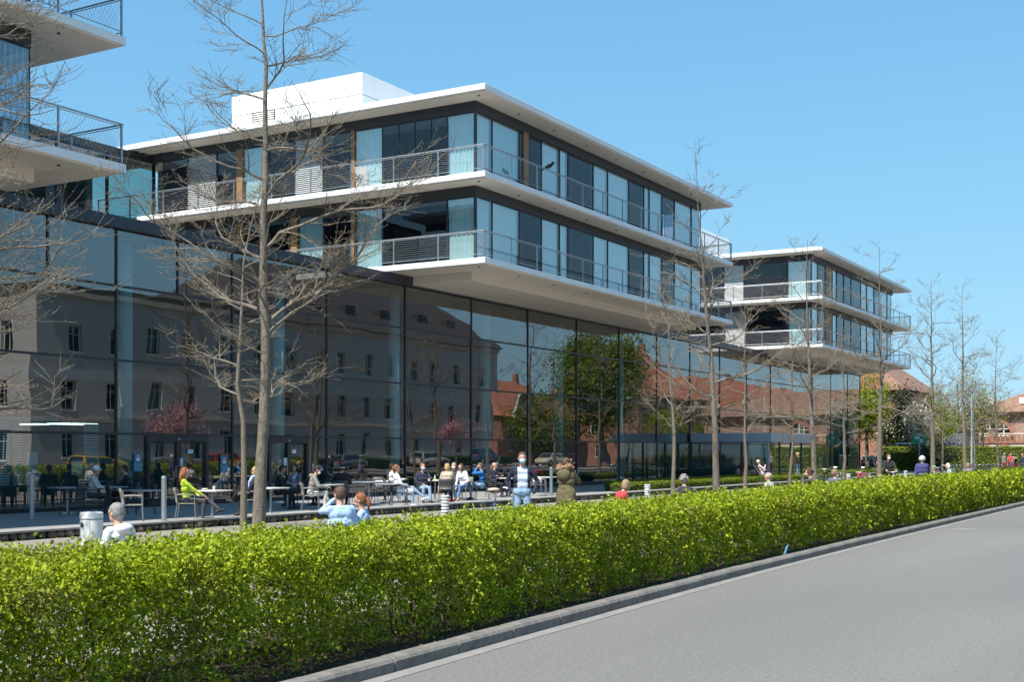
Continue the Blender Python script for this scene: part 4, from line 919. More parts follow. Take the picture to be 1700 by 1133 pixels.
# slimmer tree just behind it
d1 = 29.7; tb2 = atd(404, d1, -.15)
tp2 = [off_px(x, y, tb2, d1) for x, y in ((404, 872), (405, 790), (404, 700), (394, 640), (399, 560), (402, 500), (404, 440), (415, 380), (430, 330), (436, 260))]; tp2[0].z = 0
zl = [(z, RIGHT+(math.pi if k % 2 else 0)+random.Random(k).uniform(-.9, .9), .15+.04*k, 2.6-.12*k) for k, z in enumerate(np.linspace(2.9, 7.6, 15))]
bare_tree('slim bare tree with crooked stem right beside the thick trunked tree', tb2, 8, .078, zl, 8, lev=2, trunk_pts=tp2, budr=.013, dens=1.4)
# tree just outside the view on the left whose boughs reach in
bare_tree('bare tree whose long fine boughs reach across the left white block', Vector((10.0, 16.0, -.15)), 11.5, .13, [(2.6+k*.33, RIGHT+random.Random(k+40).uniform(-.75, .75), random.Random(k+9).uniform(.0, .42), 3.4-.045*k) for k in range(24)], 17, lev=2, budr=.011, dens=1.4)
F_ROW = [(1190, 46.0, 12.8, .14, 'bare tree with tall leaning leader in front of the middle block end'), (1350, 54.5, 11.2, .14, 'bare wide crowned tree in front of the far block corner'), (1462, 64.6, 12.5, .15, 'bare tree in front of the far block end and silver bicycle'),
         (1547, 75.0, 12.2, .16, 'tall bare tree standing alone against the sky right of the far block'), (1601, 84.0, 13.2, .15, 'tall bare tree next to the pale lamp post'), (1655, 92.0, 10.5, .12, 'bare tree in front of the brick villa')]
for i, (px_, dd, H, r, lab) in enumerate(F_ROW):
    bare_tree(lab, atd(px_, dd, -.15), H, r, 21, 100+i, lean=((-.9, .5) if i == 0 else (0, 0)), lev=2, budr=.016, rmin=.0055, limb_len=3.4)
B_ROW = [(1117, 51.8, 9.2, .10, 'slim bare tree left of the leaning one, before the hall glass'), (1237, 59.3, 8.8, .10, 'slim bare tree before the entrance canopy'), (1400, 73.7, 9.8, .11, 'slim bare tree between the vestibule corner and the bicycles'), (1312, 66, 8.2, .09, 'slim bare tree behind the wide crowned one'),
         (1565, 88, 7.5, .09, 'small bare tree before the green sign'), (1618, 100, 8.5, .09, 'thin bare tree before the far hedge')]
for i, (px_, dd, H, r, lab) in enumerate(B_ROW):
    bare_tree(lab, atd(px_, dd, -.1), H, r, 17, 200+i, lev=2, budr=.016, rmin=.0055, limb_len=2.6)
# ------------------------------------------------------------------ trees in leaf
def leafy(label, base, H, rx, ry, rz, n, sz, m, seed, trunk=.2, cz=None, clumps=26, cone=False, cat='tree', name='leafy_tree', group=None, blossom=None):
    rnd = np.random.default_rng(seed); t = thing(name, label, cat, base, 0, group); cz = cz if cz is not None else H-rz
    r_ = random.Random(seed); b = MB()
    b.tube([(0,0,-.05), (r_.uniform(-.1,.1), r_.uniform(-.1,.1), cz*.6), (r_.uniform(-.2,.2), r_.uniform(-.2,.2), cz+rz*.5)], [trunk, trunk*.75, trunk*.25], 8)
    cl = rnd.normal(size=(clumps, 3)); cl = unit(cl)*(rnd.random((clumps, 1))**.45)*[rx, ry, rz]*.86
    if cone: f = rnd.random(clumps); cl = np.stack([np.cos(f*99)*rx*(1-f)*.75, np.sin(f*99)*ry*(1-f)*.75, (f*2-1)*rz], 1)
    for c in cl[:14]: b.tube([(0, 0, cz-rz*.5), (c[0]*.5, c[1]*.5, cz+c[2]*.4), (c[0], c[1], cz+c[2])], [trunk*.4, trunk*.22, .02], 5)
    b.build('trunk', bark, t)
    k = rnd.integers(0, clumps, n); off_ = rnd.normal(size=(n, 3))*np.array([rx, ry, rz])*(.19 if not cone else .14)
    P_ = cl[k]+off_; P_[:, 2] += cz; out = unit(np.stack([P_[:, 0], P_[:, 1], (P_[:, 2]-cz)+.5], 1))
    V, T = leaves(P_, rnd.uniform(.6, 1.3, n)*sz, out, .5); stuff(place('crown', fast_mesh('crown', V, T, [m]), t))
    if blossom:
        m2, n2, s2 = blossom; k = rnd.integers(0, clumps, n2); P2 = cl[k]+rnd.normal(size=(n2, 3))*np.array([rx, ry, rz])*.22; P2[:, 2] += cz
        V, T = leaves(P2, rnd.uniform(.7, 1.2, n2)*s2, unit(P2-[0, 0, cz]), .5, aspect=.9); stuff(place('blossom', fast_mesh('blossom', V, T, [m2]), t))
    return t
lf_lime = leaf_mat('young_leaf', (.16, .22, .02), (.28, .31, .04), .4, (1.5, 1.5, .4))
lf_mid = leaf_mat('mid_leaf', (.06, .10, .015), (.13, .17, .03), .3, (1.4, 1.4, .5))
lf_big = leaf_mat('broad_leaf', (.10, .15, .02), (.22, .27, .04), .35, (1.4, 1.4, .5))
lf_dark = leaf_mat('conifer_leaf', (.012, .026, .010), (.03, .05, .018), .1)
lf_pale = leaf_mat('pale_spring_leaf', (.22, .23, .07), (.34, .32, .13), .35, (1.3, 1.3, .6))
bl_white = leaf_mat('magnolia_petal', (.50, .45, .41), (.64, .57, .53), .3, (1, 1, 1)); bl_pink = leaf_mat('cherry_petal', (.50, .22, .28), (.62, .34, .38), .3, (1, 1, 1))
leafy('yellow green young tree behind the glass corner of the hall', atd(1440, 124, -.1), 10.0, 2.9, 2.9, 3.6, 6000, .26, lf_lime, 1)
leafy('dark conifer between the far block and the white magnolia', atd(1506, 122, -.1), 8.6, 2.0, 2.0, 4.2, 9000, .24, lf_dark, 2, cone=False, cz=4.0, clumps=40)
leafy('magnolia with white blossom beside the dark conifer', atd(1527, 117, -.1), 6.9, 1.7, 1.7, 2.6, 1500, .2, lf_mid, 3, blossom=(bl_white, 1500, .2))
leafy('magnolia shrub with brownish blossom in front of the brick house', atd(1478, 122, -.1), 5.2, 1.5, 1.5, 2.0, 2500, .2, lf_mid, 13, blossom=(bl_white, 900, .2))
leafy('bright green leafing tree above the green sign', atd(1556, 128, -.1), 7.6, 2.2, 2.2, 2.7, 4200, .22, lf_lime, 4)
leafy('pale airy spring tree rising behind the tall bare trunks', atd(1592, 134, -.1), 11.5, 3.6, 3.6, 4.6, 3000, .2, lf_pale, 5)
leafy('olive tinted young tree left of the brick villa', atd(1632, 132, -.1), 9.2, 2.6, 2.6, 3.4, 2600, .22, lf_pale, 6)
leafy('dark green bush between the bicycle rows and the sign', atd(1560, 112, -.1), 3.0, 1.6, 1.6, 1.4, 3000, .2, lf_dark, 7, cat='bush', name='bush')
leafy('green background trees in the gap left of the villa', atd(1575, 150, -.1), 7.0, 5, 5, 3.2, 5000, .3, lf_mid, 8)
leafy('far pale green tree at the right picture side behind the villa', atd(1700, 185, -.1), 9, 5, 5, 3.5, 3000, .3, lf_pale, 18)
# across the street, mirrored in the glass
leafy('very large green tree across the street, mirrored in the middle of the hall', (150, -14, 0), 18.0, 6.2, 6.2, 7.0, 26000, .44, lf_big, 9, trunk=.5, clumps=95)
leafy('round green tree mirrored left of the very large one', (134, -14, 0), 9.0, 5.0, 4, 4.0, 9000, .36, lf_big, 10, trunk=.3)
leafy('young bright tree mirrored right of the very large one', (168, -12, 0), 8.5, 3.2, 3, 3.4, 5000, .32, lf_lime, 11, trunk=.2)
leafy('leafy tree mirrored over the entrance canopy', (190, -12, 0), 9.5, 4.2, 4, 3.8, 6000, .36, lf_big, 12, trunk=.25)
leafy('dark leafy tree mirrored near the right end of the hall', (236, -10, 0), 12, 7.0, 5, 5.0, 8000, .45, lf_mid, 14, trunk=.3, clumps=50)
leafy('second dark leafy tree mirrored at the right end of the hall', (258, -10, 0), 13, 8.0, 5, 5.5, 8000, .45, lf_mid, 15, trunk=.3, clumps=50)
for i, (x, lab) in enumerate(((64, 'pink cherry tree mirrored above the left glass door'), (100, 'pink cherry tree mirrored above the white coated guests'))):
    leafy(lab, (x, -4.8, 0), 5.2, 2.3, 2.0, 1.5, 700, .13, lf_dry, 30+i, trunk=.12, blossom=(bl_pink, 2600, .13))
box_hedge(60, 118, -9.2, -8.4, 1.0, 'low green hedge across the street mirrored behind the parked cars', 9000, .16, z0=.1, m=lf_mid)
# ================================================================== people
from mathutils import noise as mnoise
random.seed(33)
def cloth(name, c, rough=.85): return mat('cloth_'+name, c, rough, var=.12, scale=14, bump=.35, bscale=35)
SKIN = mat('skin', (.52, .30, .21), .55, var=.08, scale=20); SKIN2 = mat('skin_tan', (.36, .19, .12), .55, var=.08, scale=20)
EYE_M = mat('eye_dark', (.02, .015, .012), .3); LIP_M = mat('lip', (.40, .16, .13), .5)
def hairm(n, c): return mat('hair_'+n, c, .6, var=.35, scale=60, bump=.7, bscale=90, stretch=(1, 1, .25))
HAIR = {k: hairm(k, c) for k, c in dict(brown=(.09, .05, .028), dark=(.02, .015, .012), auburn=(.24, .085, .03), blond=(.48, .33, .14), grey=(.26, .24, .22), white=(.62, .60, .56), ginger=(.22, .10, .04), light=(.30, .20, .11), black=(.012, .011, .011)).items()}
maskm = mat('mask_blue', (.42, .66, .74), .8); maskw = mat('mask_white', (.78, .78, .76), .8)
def ik(a, t, l1, l2, pole):
    a, t = Vector(a), Vector(t); d = t-a; L_ = min(max(d.length, .05), (l1+l2)*.998); u = d.normalized(); t = a+u*L_
    x = (l1*l1-l2*l2+L_*L_)/(2*L_); h = math.sqrt(max(0, l1*l1-x*x)); p = Vector(pole); p = p-u*p.dot(u); p = p.normalized() if p.length > 1e-6 else Vector((0, 0, -1))
    return a+u*x+p*h, t
def person(label, base, face, sit=False, H=1.74, lean=0., legs='down', rh='lap', lh='lap', top=None, bottom=None, shoe=None, hair='brown', style='short', mask=None, inner=None, bulk=1., coat=0, head=(0, 0), skin=None, group=None, extra=None, vox=.0135, fem=False, cat='person', z=None, sleeve=True):
    """local frame: +x is where the person looks, +y their left; base is the ground point under the pelvis"""
    skin = skin or SKIN; top = top or cloth('navy', (.03, .035, .06)); bottom = bottom or cloth('black', (.015, .015, .017)); shoe = shoe or mat('shoe_dark', (.03, .028, .026), .6)
    t = thing('person', label, cat, base, RIGHT+math.radians(face), group); s = H/1.74
    PR = []                                            # (a, b, ra, rb, material slot)
    def cap(a, b, ra, rb, m): PR.append((Vector(a), Vector(b), ra*s if False else ra, rb, m))
    hz = .53 if sit else .93; hip = Vector((0, 0, hz))
    Rl = Matrix.Rotation(lean, 3, 'Y')
    def T_(x, y, z_): return hip+Rl @ Vector((x, y, z_))      # torso frame, z up from the hips
    sw = .185 if not fem else .165; bw = bulk
    # torso: hips, belly, chest, shoulders
    cap(T_(0, -.07, .0), T_(0, .07, .0), .125*bw**.5, .125*bw**.5, 2)
    cap(T_(0, -.06, .12), T_(0, .06, .12), .115*bw, .115*bw, 1); cap(T_(.0, -.08, .27), T_(.0, .08, .27), .118*bw, .118*bw, 1)
    cap(T_(-.01, -.10, .40), T_(-.01, .10, .40), .10*bw, .10*bw, 1); cap(T_(-.015, -sw+.02, .475), T_(-.015, sw-.02, .475), .062*bw, .062*bw, 1)
    if fem: cap(T_(.08, -.065, .36), T_(.08, .065, .36), .062, .062, 1)
    cap(T_(-.01, 0, .48), T_(.012, 0, .60), .056, .052, 0)
    # head, turned by head=(yaw, pitch)
    hd_ = T_(.03, 0, .685); Rh = Matrix.Rotation(math.radians(head[0]), 3, 'Z') @ Matrix.Rotation(lean*.45+math.radians(head[1]), 3, 'Y')
    HV = lambda x, y, z_: hd_+Rh @ (Vector((x, y, z_))*.93)
    def hcap(a, b, ra, rb, m): cap(a, b, ra*.93, rb*.93, m)
    hcap(HV(-.028, 0, .035), HV(.018, 0, .03), .092, .086, 0); hcap(HV(.03, 0, -.05), HV(.045, 0, -.075), .062, .046, 0); hcap(HV(-.03, 0, .0), HV(-.02, 0, -.06), .078, .06, 0)
    hcap(HV(.098, 0, .012), HV(.112, 0, -.022), .010, .016, 0); hcap(HV(-.012, -.088, .0), HV(-.012, -.09, -.03), .016, .012, 0); hcap(HV(-.012, .088, .0), HV(-.012, .09, -.03), .016, .012, 0)
    hcap(HV(.085, -.022, -.052), HV(.085, .022, -.052), .014, .014, 0)
    # legs
    feet = []
    for sd in (-1, 1):
        hp = hip+Vector((.0, .09*sd, -.02))
        if sit:
            mode = legs if isinstance(legs, str) else legs[0 if sd < 0 else 1]
            if mode == 'out': k = hip+Vector((.40, .10*sd, -.03)); an = Vector((.80, .08*sd, .12))
            elif mode == 'cross' and sd > 0: k = hip+Vector((.42, .02, .10)); an = Vector((.62, -.16, .42))
            elif mode == 'crosslow' and sd > 0: k = hip+Vector((.42, .03, .08)); an = Vector((.78, -.06, .28))
            elif mode == 'back': k = hip+Vector((.40, .11*sd, -.04)); an = Vector((.22, .11*sd, .10))
            else: k = hip+Vector((.42, .11*sd, -.02)); an = Vector((.44+.05*sd, .11*sd, .09))
        else:
            fx = {'walk': .24*sd, 'stand': .03*sd, 'stride': .32*sd}.get(legs if isinstance(legs, str) else 'stand', .03*sd)
            an = Vector((fx, .10*sd, .09+(.06 if fx < -.15 else 0))); k = hp.lerp(an, .5)+Vector((.035, .01*sd, 0))
        cap(hp, k, .088*bw**.4, .062, 2); cap(k, k.lerp(an, .35), .060, .060, 2); cap(k.lerp(an, .35), an+Vector((0, 0, .02)), .058, .042, 2)
        fd = Vector((1, .18*sd, -.05 if not (sit and mode in ('cross', 'crosslow', 'out') and an.z > .11) else .35)).normalized()
        cap(an+Vector((-.05, 0, -.045)), an+fd*.15+Vector((0, 0, -.045)), .042, .036, 3); cap(an+Vector((0, 0, -.01)), an+fd*.06+Vector((0, 0, -.03)), .044, .042, 3)
    # arms and five fingered hands
    def arm(sd, tgt):
        sh = T_(-.01, sw*sd, .46); g_ = 1.15*bw if bulk > 1.1 else 1.0
        presets = dict(lap=(.26, .10, .10), thigh=(.30, .14, .08), table=(.40, .12, .26), mouth=(.17, .03, .62), side=(.05, .30, -.12), pocket=(.06, .24, -.02), fold=(.20, -.12, .26), chest=(.28, .10, .36), knee=(.42, .08, .05), phone=(.30, .04, .44), head=(.10, .14, .66), hang=(.0, .26, -.14), bar=(.42, .22, .14), temple=(.13, .09, .66))
        v = presets[tgt] if isinstance(tgt, str) else tgt
        h = T_(v[0], v[1]*sd, v[2]); el, h = ik(sh, h, .29, .27, (-.5, .9*sd, -.8) if v[2] < .5 else (.2, .9*sd, -.9))
        cap(sh, el, .057*g_, .047*g_, 1); cap(el, h, .046*g_, .034*g_ if sleeve else .03, 1 if sleeve else 0)
        f = (h-el).normalized(); side = f.cross(Vector((0, 0, 1))); side = side.normalized() if side.length > .1 else Vector((0, 1, 0)); nrm = side.cross(f)
        if tgt == 'pocket': return
        pc = h+f*.05; cap(h+f*.005-side*.012, pc-side*.018+f*.03, .021, .018, 0); cap(h+f*.005+side*.012, pc+side*.018+f*.03, .021, .018, 0)
        for k in range(4):
            o = (k-1.5)*.021; ln = (.062, .072, .068, .052)[k]; a0 = pc+side*o+f*.035; a1 = a0+f*ln*.5-nrm*.008; a2 = a1+f*ln*.38-nrm*.024; cap(a0, a1, .0098, .0092, 0); cap(a1, a2, .0092, .008, 0)
        th = h+f*.025+side*.03*sd; cap(th, th+side*.028*sd+f*.03, .0125, .011, 0); cap(th+side*.028*sd+f*.03, th+side*.032*sd+f*.062-nrm*.01, .011, .009, 0)
    arm(-1, rh); arm(1, lh)
    if coat:   # coat skirt
        for sd in (-1, 1):
            if sit: cap(hip+Vector((.02, .09*sd, -.01)), hip+Vector((.36, .12*sd, -.02)), .112, .088, 1); cap(hip+Vector((-.04, .10*sd, 0)), hip+Vector((-.02, .16*sd, -.28*min(coat, 1))), .10, .05, 1)
            else: cap(hip+Vector((0, .07*sd, .02)), hip+Vector((0, .085*sd, -.40*coat)), .135*bw, .145*bw, 1)
    # one skin over all of it
    b = MB()
    for (a, c, ra, rc, m) in PR:
        if (c-a).length > 1e-4: b.tube([a, c], [ra, rc], 10)
        b.ell(a, (ra,)*3, 10, 7); b.ell(c, (rc,)*3, 10, 7)
    me = b.mesh('body_src', skin); o = bpy.data.objects.new('body_src', me); COL.objects.link(o)
    md = o.modifiers.new('r', 'REMESH'); md.mode = 'VOXEL'; md.voxel_size = vox; md.use_smooth_shade = True
    sm_ = o.modifiers.new('s', 'SMOOTH'); sm_.factor = .5; sm_.iterations = 2
    dg = bpy.context.evaluated_depsgraph_get(); me2 = bpy.data.meshes.new_from_object(o.evaluated_get(dg)); me2.materials.clear(); bpy.data.objects.remove(o); bpy.data.meshes.remove(me)
    n = len(me2.vertices); V = np.empty(n*3, np.float32); me2.vertices.foreach_get('co', V); V = V.reshape(-1, 3).astype(float)
    A = np.array([p[0] for p in PR]); B = np.array([p[1] for p in PR]); RA = np.array([p[2] for p in PR]); RB = np.array([p[3] for p in PR]); SLOT = np.array([p[4] for p in PR])
    def near(Q):
        best = np.full(len(Q), 1e9); sl_ = np.zeros(len(Q), int)
        for i in range(len(PR)):
            ab = B[i]-A[i]; tt = np.clip(((Q-A[i])@ab)/max(ab@ab, 1e-9), 0, 1); dd = np.linalg.norm(Q-(A[i]+tt[:, None]*ab), axis=1)-(RA[i]+(RB[i]-RA[i])*tt)
            u = dd < best; best[u] = dd[u]; sl_[u] = SLOT[i]
        return sl_
    vs = near(V)
    # folds in the cloth
    nm = np.empty(n*3, np.float32); me2.vertices.foreach_get('normal', nm); nm = nm.reshape(-1, 3)
    sd0 = random.random()*50
    dsp = np.array([mnoise.noise(Vector((v[0]*9+sd0, v[1]*9, v[2]*6)))*.010+mnoise.noise(Vector((v[0]*24, v[1]*24+sd0, v[2]*15)))*.005 if k in (1, 2) else 0. for v, k in zip(V, vs)])
    V2 = V+nm*dsp[:, None]; me2.vertices.foreach_set('co', V2.astype(np.float32).ravel())
    npoly = len(me2.polygons); C = np.empty(npoly*3, np.float32); me2.polygons.foreach_get('center', C); C = C.reshape(-1, 3).astype(float); ps = near(C)
    Rli = np.array(Rl.transposed()); loc = (C-np.array(hip))@Rli.T
    if inner is not None:
        m_, hw = inner; q = (ps == 1) & (loc[:, 0] > .03) & (np.abs(loc[:, 1]) < hw) & (loc[:, 2] > -.05) & (loc[:, 2] < .52); ps[q] = 4
    Rhi = np.array(Rh.transposed()); hl = (C-np.array(hd_))@Rhi.T
    for sy in (-1, 1):
        q = (np.linalg.norm((hl-np.array([.09, .034*sy, .018]))/np.array([2, 1.3, .8]), axis=1) < .0105) & (ps == 0); ps[q] = 5
    q = (np.abs(hl[:, 1]) < .024) & (np.abs(hl[:, 2]+.053) < .007) & (hl[:, 0] > .07) & (ps == 0); ps[q] = 6
    for m in (skin, top, bottom, shoe, inner[0] if inner else top, EYE_M, LIP_M): me2.materials.append(m)
    me2.polygons.foreach_set('material_index', ps.astype(np.int32)); me2.polygons.foreach_set('use_smooth', np.ones(npoly, bool)); me2.update(); me2.name = 'body'
    body = place('body', me2, t); body.scale = (s, s, s)
    sc_ = lambda o_: (setattr(o_, 'scale', (s, s, s)), o_)[1]
    # hair
    hm = HAIR[hair] if hair in HAIR else None; Rm = Rh
    def hb(c, r, b): b.ell(HV(*c), tuple(q*.93 for q in r), 18, 12, rot=Rm)
    if style != 'bald':
        b = MB()
        if style == 'fringe':
            hb((-.045, 0, .0), (.075, .096, .05), b)
        else:
            hb((-.024, 0, .055), (.104, .097, .098), b); hb((-.045, 0, .02), (.085, .094, .10), b)
        if style in ('long', 'pony'):
            if style == 'long':
                for yy in (-.05, 0, .05): b.tube([HV(-.07, yy, .04), HV(-.105, yy*1.2, -.10), HV(-.11, yy*1.1, -.24), HV(-.10, yy, -.34)], [.055, .058, .045, .018], 8)
                for yy in (-1, 1): b.tube([HV(.0, .07*yy, .08), HV(-.02, .088*yy, -.04), HV(-.04, .085*yy, -.18)], [.03, .032, .015], 8)
            else: b.tube([HV(-.10, 0, .06), HV(-.15, 0, .03), HV(-.165, 0, -.07), HV(-.15, 0, -.17)], [.022, .036, .034, .01], 8)
        if style == 'bob':
            hb((-.035, 0, -.02), (.092, .105, .12), b)
        if style == 'curly':
            r_ = random.Random(int(base[0]*10))
            for k in range(46):
                a = r_.uniform(0, 6.28); e = r_.uniform(-.3, 1.5); q = (-.03+.1*math.cos(a)*math.cos(e), .105*math.sin(a)*math.cos(e), .04+.11*math.sin(e))
                if q[0] < .06 or q[2] > .09: b.ell(HV(*q), (.03, .03, .03), 7, 5)
        if style == 'scarf':
            hb((-.02, 0, .02), (.112, .112, .13), b); b.tube([HV(0, 0, -.10), T_(-.02, 0, .44)], [.11, .17], 12)
        jit = random.Random(len(label))
        b.v = [(x+jit.gauss(0, .0022), y+jit.gauss(0, .0022), z_+jit.gauss(0, .0022)) for x, y, z_ in b.v]
        o = sc_(b.build('hair' if style != 'scarf' else 'headscarf', hm or top, t, True))
    if style == 'scarf': 
        b = MB(); b.ell(HV(.055, 0, -.005), (.055, .062, .085), 14, 9, rot=Rm); sc_(b.build('face', skin, t, True))
    if mask:
        b = MB(); b.ell(HV(.072, 0, -.048), (.052, .066, .054), 14, 9, rot=Rm); mo = sc_(b.build('face_mask', mask, t, True))
        b = MB()
        for yy in (-1, 1): b.tube([HV(.06, .062*yy, -.03), HV(.02, .086*yy, -.012), HV(-.015, .096*yy, .01)], .0035, 5)
        sc_(b.build('ear_loop', mask, t))
    if extra: extra(t, HV, T_, Rm, s, sc_)
    return t
C_ = cloth
black = C_('black', (.014, .014, .016)); navy = C_('navy', (.022, .026, .05)); whitec = C_('white', (.74, .75, .78)); jean = C_('denim', (.10, .19, .36)); jeanl = C_('light_denim', (.24, .36, .50)); grey = C_('grey', (.25, .24, .21)); olive = C_('olive', (.125, .105, .05))
lime = C_('lime', (.42, .56, .03)); beige = C_('beige', (.50, .40, .30)); bluej = C_('blue', (.015, .15, .42)); lblue = C_('pale_blue', (.38, .55, .80)); redc = C_('red', (.55, .045, .06)); pink = C_('pink', (.70, .50, .50)); mauve = C_('mauve', (.20, .11, .13)); purple = C_('purple', (.055, .05, .17)); maroon = C_('maroon', (.20, .02, .06)); hotp = C_('hot_pink', (.50, .07, .22)); dgrey = C_('dark_grey', (.06, .06, .065)); offw = C_('off_white', (.55, .53, .48))
plaid = C_('plaid', (.40, .50, .66)); shoew = mat('shoe_white', (.70, .68, .64), .6); shoet = mat('shoe_tan', (.45, .28, .22), .6)
def _plaid():
    n = plaid.node_tree.nodes; L_ = plaid.node_tree.links; p = n['Principled BSDF']; tc = n.new('ShaderNodeTexCoord'); cur = None
    for dr in ('Y', 'Z'):
        wv = n.new('ShaderNodeTexWave'); wv.bands_direction = dr; wv.inputs['Scale'].default_value = 11; L_.new(tc.outputs['Object'], wv.inputs[0])
        if cur is None: cur = wv.outputs[1]
        else:
            ad = n.new('ShaderNodeMath'); ad.operation = 'ADD'; L_.new(cur, ad.inputs[0]); L_.new(wv.outputs[1], ad.inputs[1])
            mx = n.new('ShaderNodeMix'); mx.data_type = 'RGBA'; mx.inputs[6].default_value = (.30, .40, .56, 1); mx.inputs[7].default_value = (.58, .63, .70, 1)
            dv = n.new('ShaderNodeMath'); dv.operation = 'MULTIPLY'; dv.inputs[1].default_value = .5; L_.new(ad.outputs[0], dv.inputs[0]); L_.new(dv.outputs[0], mx.inputs[0]); L_.new(mx.outputs[2], p.inputs['Base Color'])
_plaid()
def x_glasses(t, HV, T_, Rm, s, sc_):
    b = MB()
    for yy in (-1, 1): b.ell(HV(.096, .034*yy, .02), (.008, .03, .02), 10, 6, rot=Rm); b.tube([HV(.085, .06*yy, .02), HV(-.01, .092*yy, .02)], .004, 5)
    sc_(b.build('sunglasses', EYE_M, t))
def x_scarf(t, HV, T_, Rm, s, sc_):
    b = MB(); pts = [T_(.06*math.cos(a), .08*math.sin(a), .545) for a in np.linspace(0, 6.0, 12)]; b.tube(pts, .035, 8); b.tube([T_(.09, -.03, .54), T_(.15, -.05, .38), T_(.14, -.09, .20), T_(.22, -.13, .02), T_(.24, -.15, -.22)], [.04, .05, .055, .06, .05], 8); sc_(b.build('scarf', lblue, t, True))
def x_hood(m):
    def f(t, HV, T_, Rm, s, sc_):
        b = MB(); b.ell(T_(-.10, 0, .49), (.085, .13, .07), 14, 9); sc_(b.build('hood', m, t, True))
    return f
furm = mat('fur_trim', (.32, .20, .11), .95, var=.4, scale=40, bump=1, bscale=80)
def x_furhood(t, HV, T_, Rm, s, sc_):
    b = MB(); b.ell(T_(-.12, 0, .44), (.11, .17, .17), 14, 9); sc_(b.build('hood', olive, t, True))
    b = MB(); r_ = random.Random(3); pts = [T_(-.07+.09*math.cos(a), .17*math.sin(a), .60+.03*math.sin(a*2)) for a in np.linspace(.6, 5.7, 40)]
    for p in pts:
        for k in range(5): q = p+Vector((r_.gauss(0, .022), r_.gauss(0, .022), r_.gauss(0, .022))); b.ell(q, (.026, .026, .026), 6, 4)
    sc_(b.build('fur_trim', furm, t, True))
def x_strap(t, HV, T_, Rm, s, sc_):
    b = MB(); b.tube([HV(-.03+.108*math.cos(a), .104*math.sin(a), .035) for a in np.linspace(1.2, 5.1, 16)], .012, 6); sc_(b.build('head_strap', maskw, t))
def x_cap(m):
    def f(t, HV, T_, Rm, s, sc_):
        b = MB(); b.ell(HV(-.02, 0, .075), (.108, .102, .088), 14, 8, rot=Rm); b.ell(HV(.10, 0, .05), (.06, .06, .012), 10, 5, rot=Rm); sc_(b.build('cap', m, t, True))
    return f
def x_pack(m):
    def f(t, HV, T_, Rm, s, sc_):
        b = MB(); b.bbox(-.28, -.11, -.15, .15, -.0, .42, .05); o = sc_(b.build('backpack', m, t, True)); o.location = T_(0, 0, 0)*s
    return f
def tp_(px_, Y, z=0.): p = onY(px_, Y); return Vector((p.x, p.y, z))
G1 = 'guests sitting at the café tables'
SEATS = []     # (base, face) of every seated guest that needs a chair
def guest(label, px_, Y, face, **k):
    b = tp_(px_, Y); SEATS.append((b, face)); return person(label, b, face, sit=True, group=G1, **k)
guest('woman in lime green jacket with long auburn hair on a grey chair', 311, 22.95, 8, lean=-.12, legs='crosslow', top=lime, bottom=dgrey, hair='auburn', style='long', fem=True, rh='knee', lh='lap')
guest('blonde woman with sunglasses, navy jacket and pale blue scarf between the two trunks', 421, 23.2, 178, lean=-.10, legs='cross', top=navy, bottom=black, hair='blond', style='bob', fem=True, rh='thigh', lh='thigh', extra=lambda *a: (x_glasses(*a), x_scarf(*a)))
guest('man in black coat leaning on the table near the right door', 461, 25.4, 2, lean=.18, top=black, bottom=black, hair='black', rh='table', lh='table', skin=SKIN2)
guest('woman in mauve jacket and pale blue shirt facing the black coated man', 493, 26.3, 235, lean=.08, top=mauve, bottom=dgrey, hair='dark', inner=(lblue, .09), fem=True, rh='table', lh='table', style='bob')
guest('person in grey hooded jacket and off white trousers bent over the table', 517, 23.9, 6, lean=.22, head=(0, 18), top=grey, bottom=offw, shoe=shoew, hair='black', bulk=1.12, rh='table', lh='table', mask=maskw, extra=x_hood(grey))
guest('person in black headscarf and blue mask beside the grey hooded guest', 538, 26.2, 236, lean=.05, top=black, bottom=black, style='scarf', hair='none', mask=maskm, fem=True, rh='table', lh='table')
guest('person in black jacket seen from behind with a white head strap', 567, 24.6, 92, lean=.05, top=black, bottom=black, hair='black', bulk=1.15, rh='table', lh='table', extra=x_strap)
guest('man in white coat leaning back with crossed legs and white trainers', 663, 23.05, 14, lean=-.16, legs='crosslow', top=whitec, bottom=jeanl, shoe=shoew, hair='ginger', coat=.7, rh='lap', lh='lap')
guest('dark haired guest in white behind the reclining white coated man', 652, 25.2, 12, lean=-.05, top=whitec, bottom=jeanl, hair='dark', rh='table', lh='lap')
guest('ginger haired man in navy sweater with blue face mask and jeans', 702, 24.5, 292, lean=-.05, top=navy, bottom=jeanl, hair='ginger', mask=maskm, rh='lap', lh='table')
guest('blonde woman in beige jacket seen from behind on a dark chair', 742, 23.6, 84, lean=.08, top=beige, bottom=black, hair='blond', style='bob', fem=True, rh='table', lh='side')
guest('grey haired man with white mask behind the beige jacket woman', 754, 25.6, 262, lean=.05, top=dgrey, bottom=black, hair='grey', mask=maskw, rh='table', lh='table')
guest('dark haired woman in white coat and blue jeans leaning forward', 770, 24.3, 238, lean=.24, legs='down', top=whitec, bottom=jean, shoe=shoet, hair='brown', style='bob', fem=True, rh='knee', lh='lap')
guest('man in bright blue jacket holding both hands to his mouth', 800, 23.95, 188, lean=.04, legs='cross', top=bluej, bottom=jeanl, hair='brown', inner=(dgrey, .07), rh='mouth', lh='mouth', shoe=mat('shoe_brown', (.10, .055, .03), .6))
guest('bald man in navy jumper with folded arms', 822, 25.1, 325, lean=-.08, top=navy, bottom=black, style='bald', hair='none', rh='fold', lh='fold')
guest('dark clothed guest in the shade near the glass wall', 212, 28.3, 190, lean=.1, top=black, bottom=black, hair='dark', rh='table', lh='table')
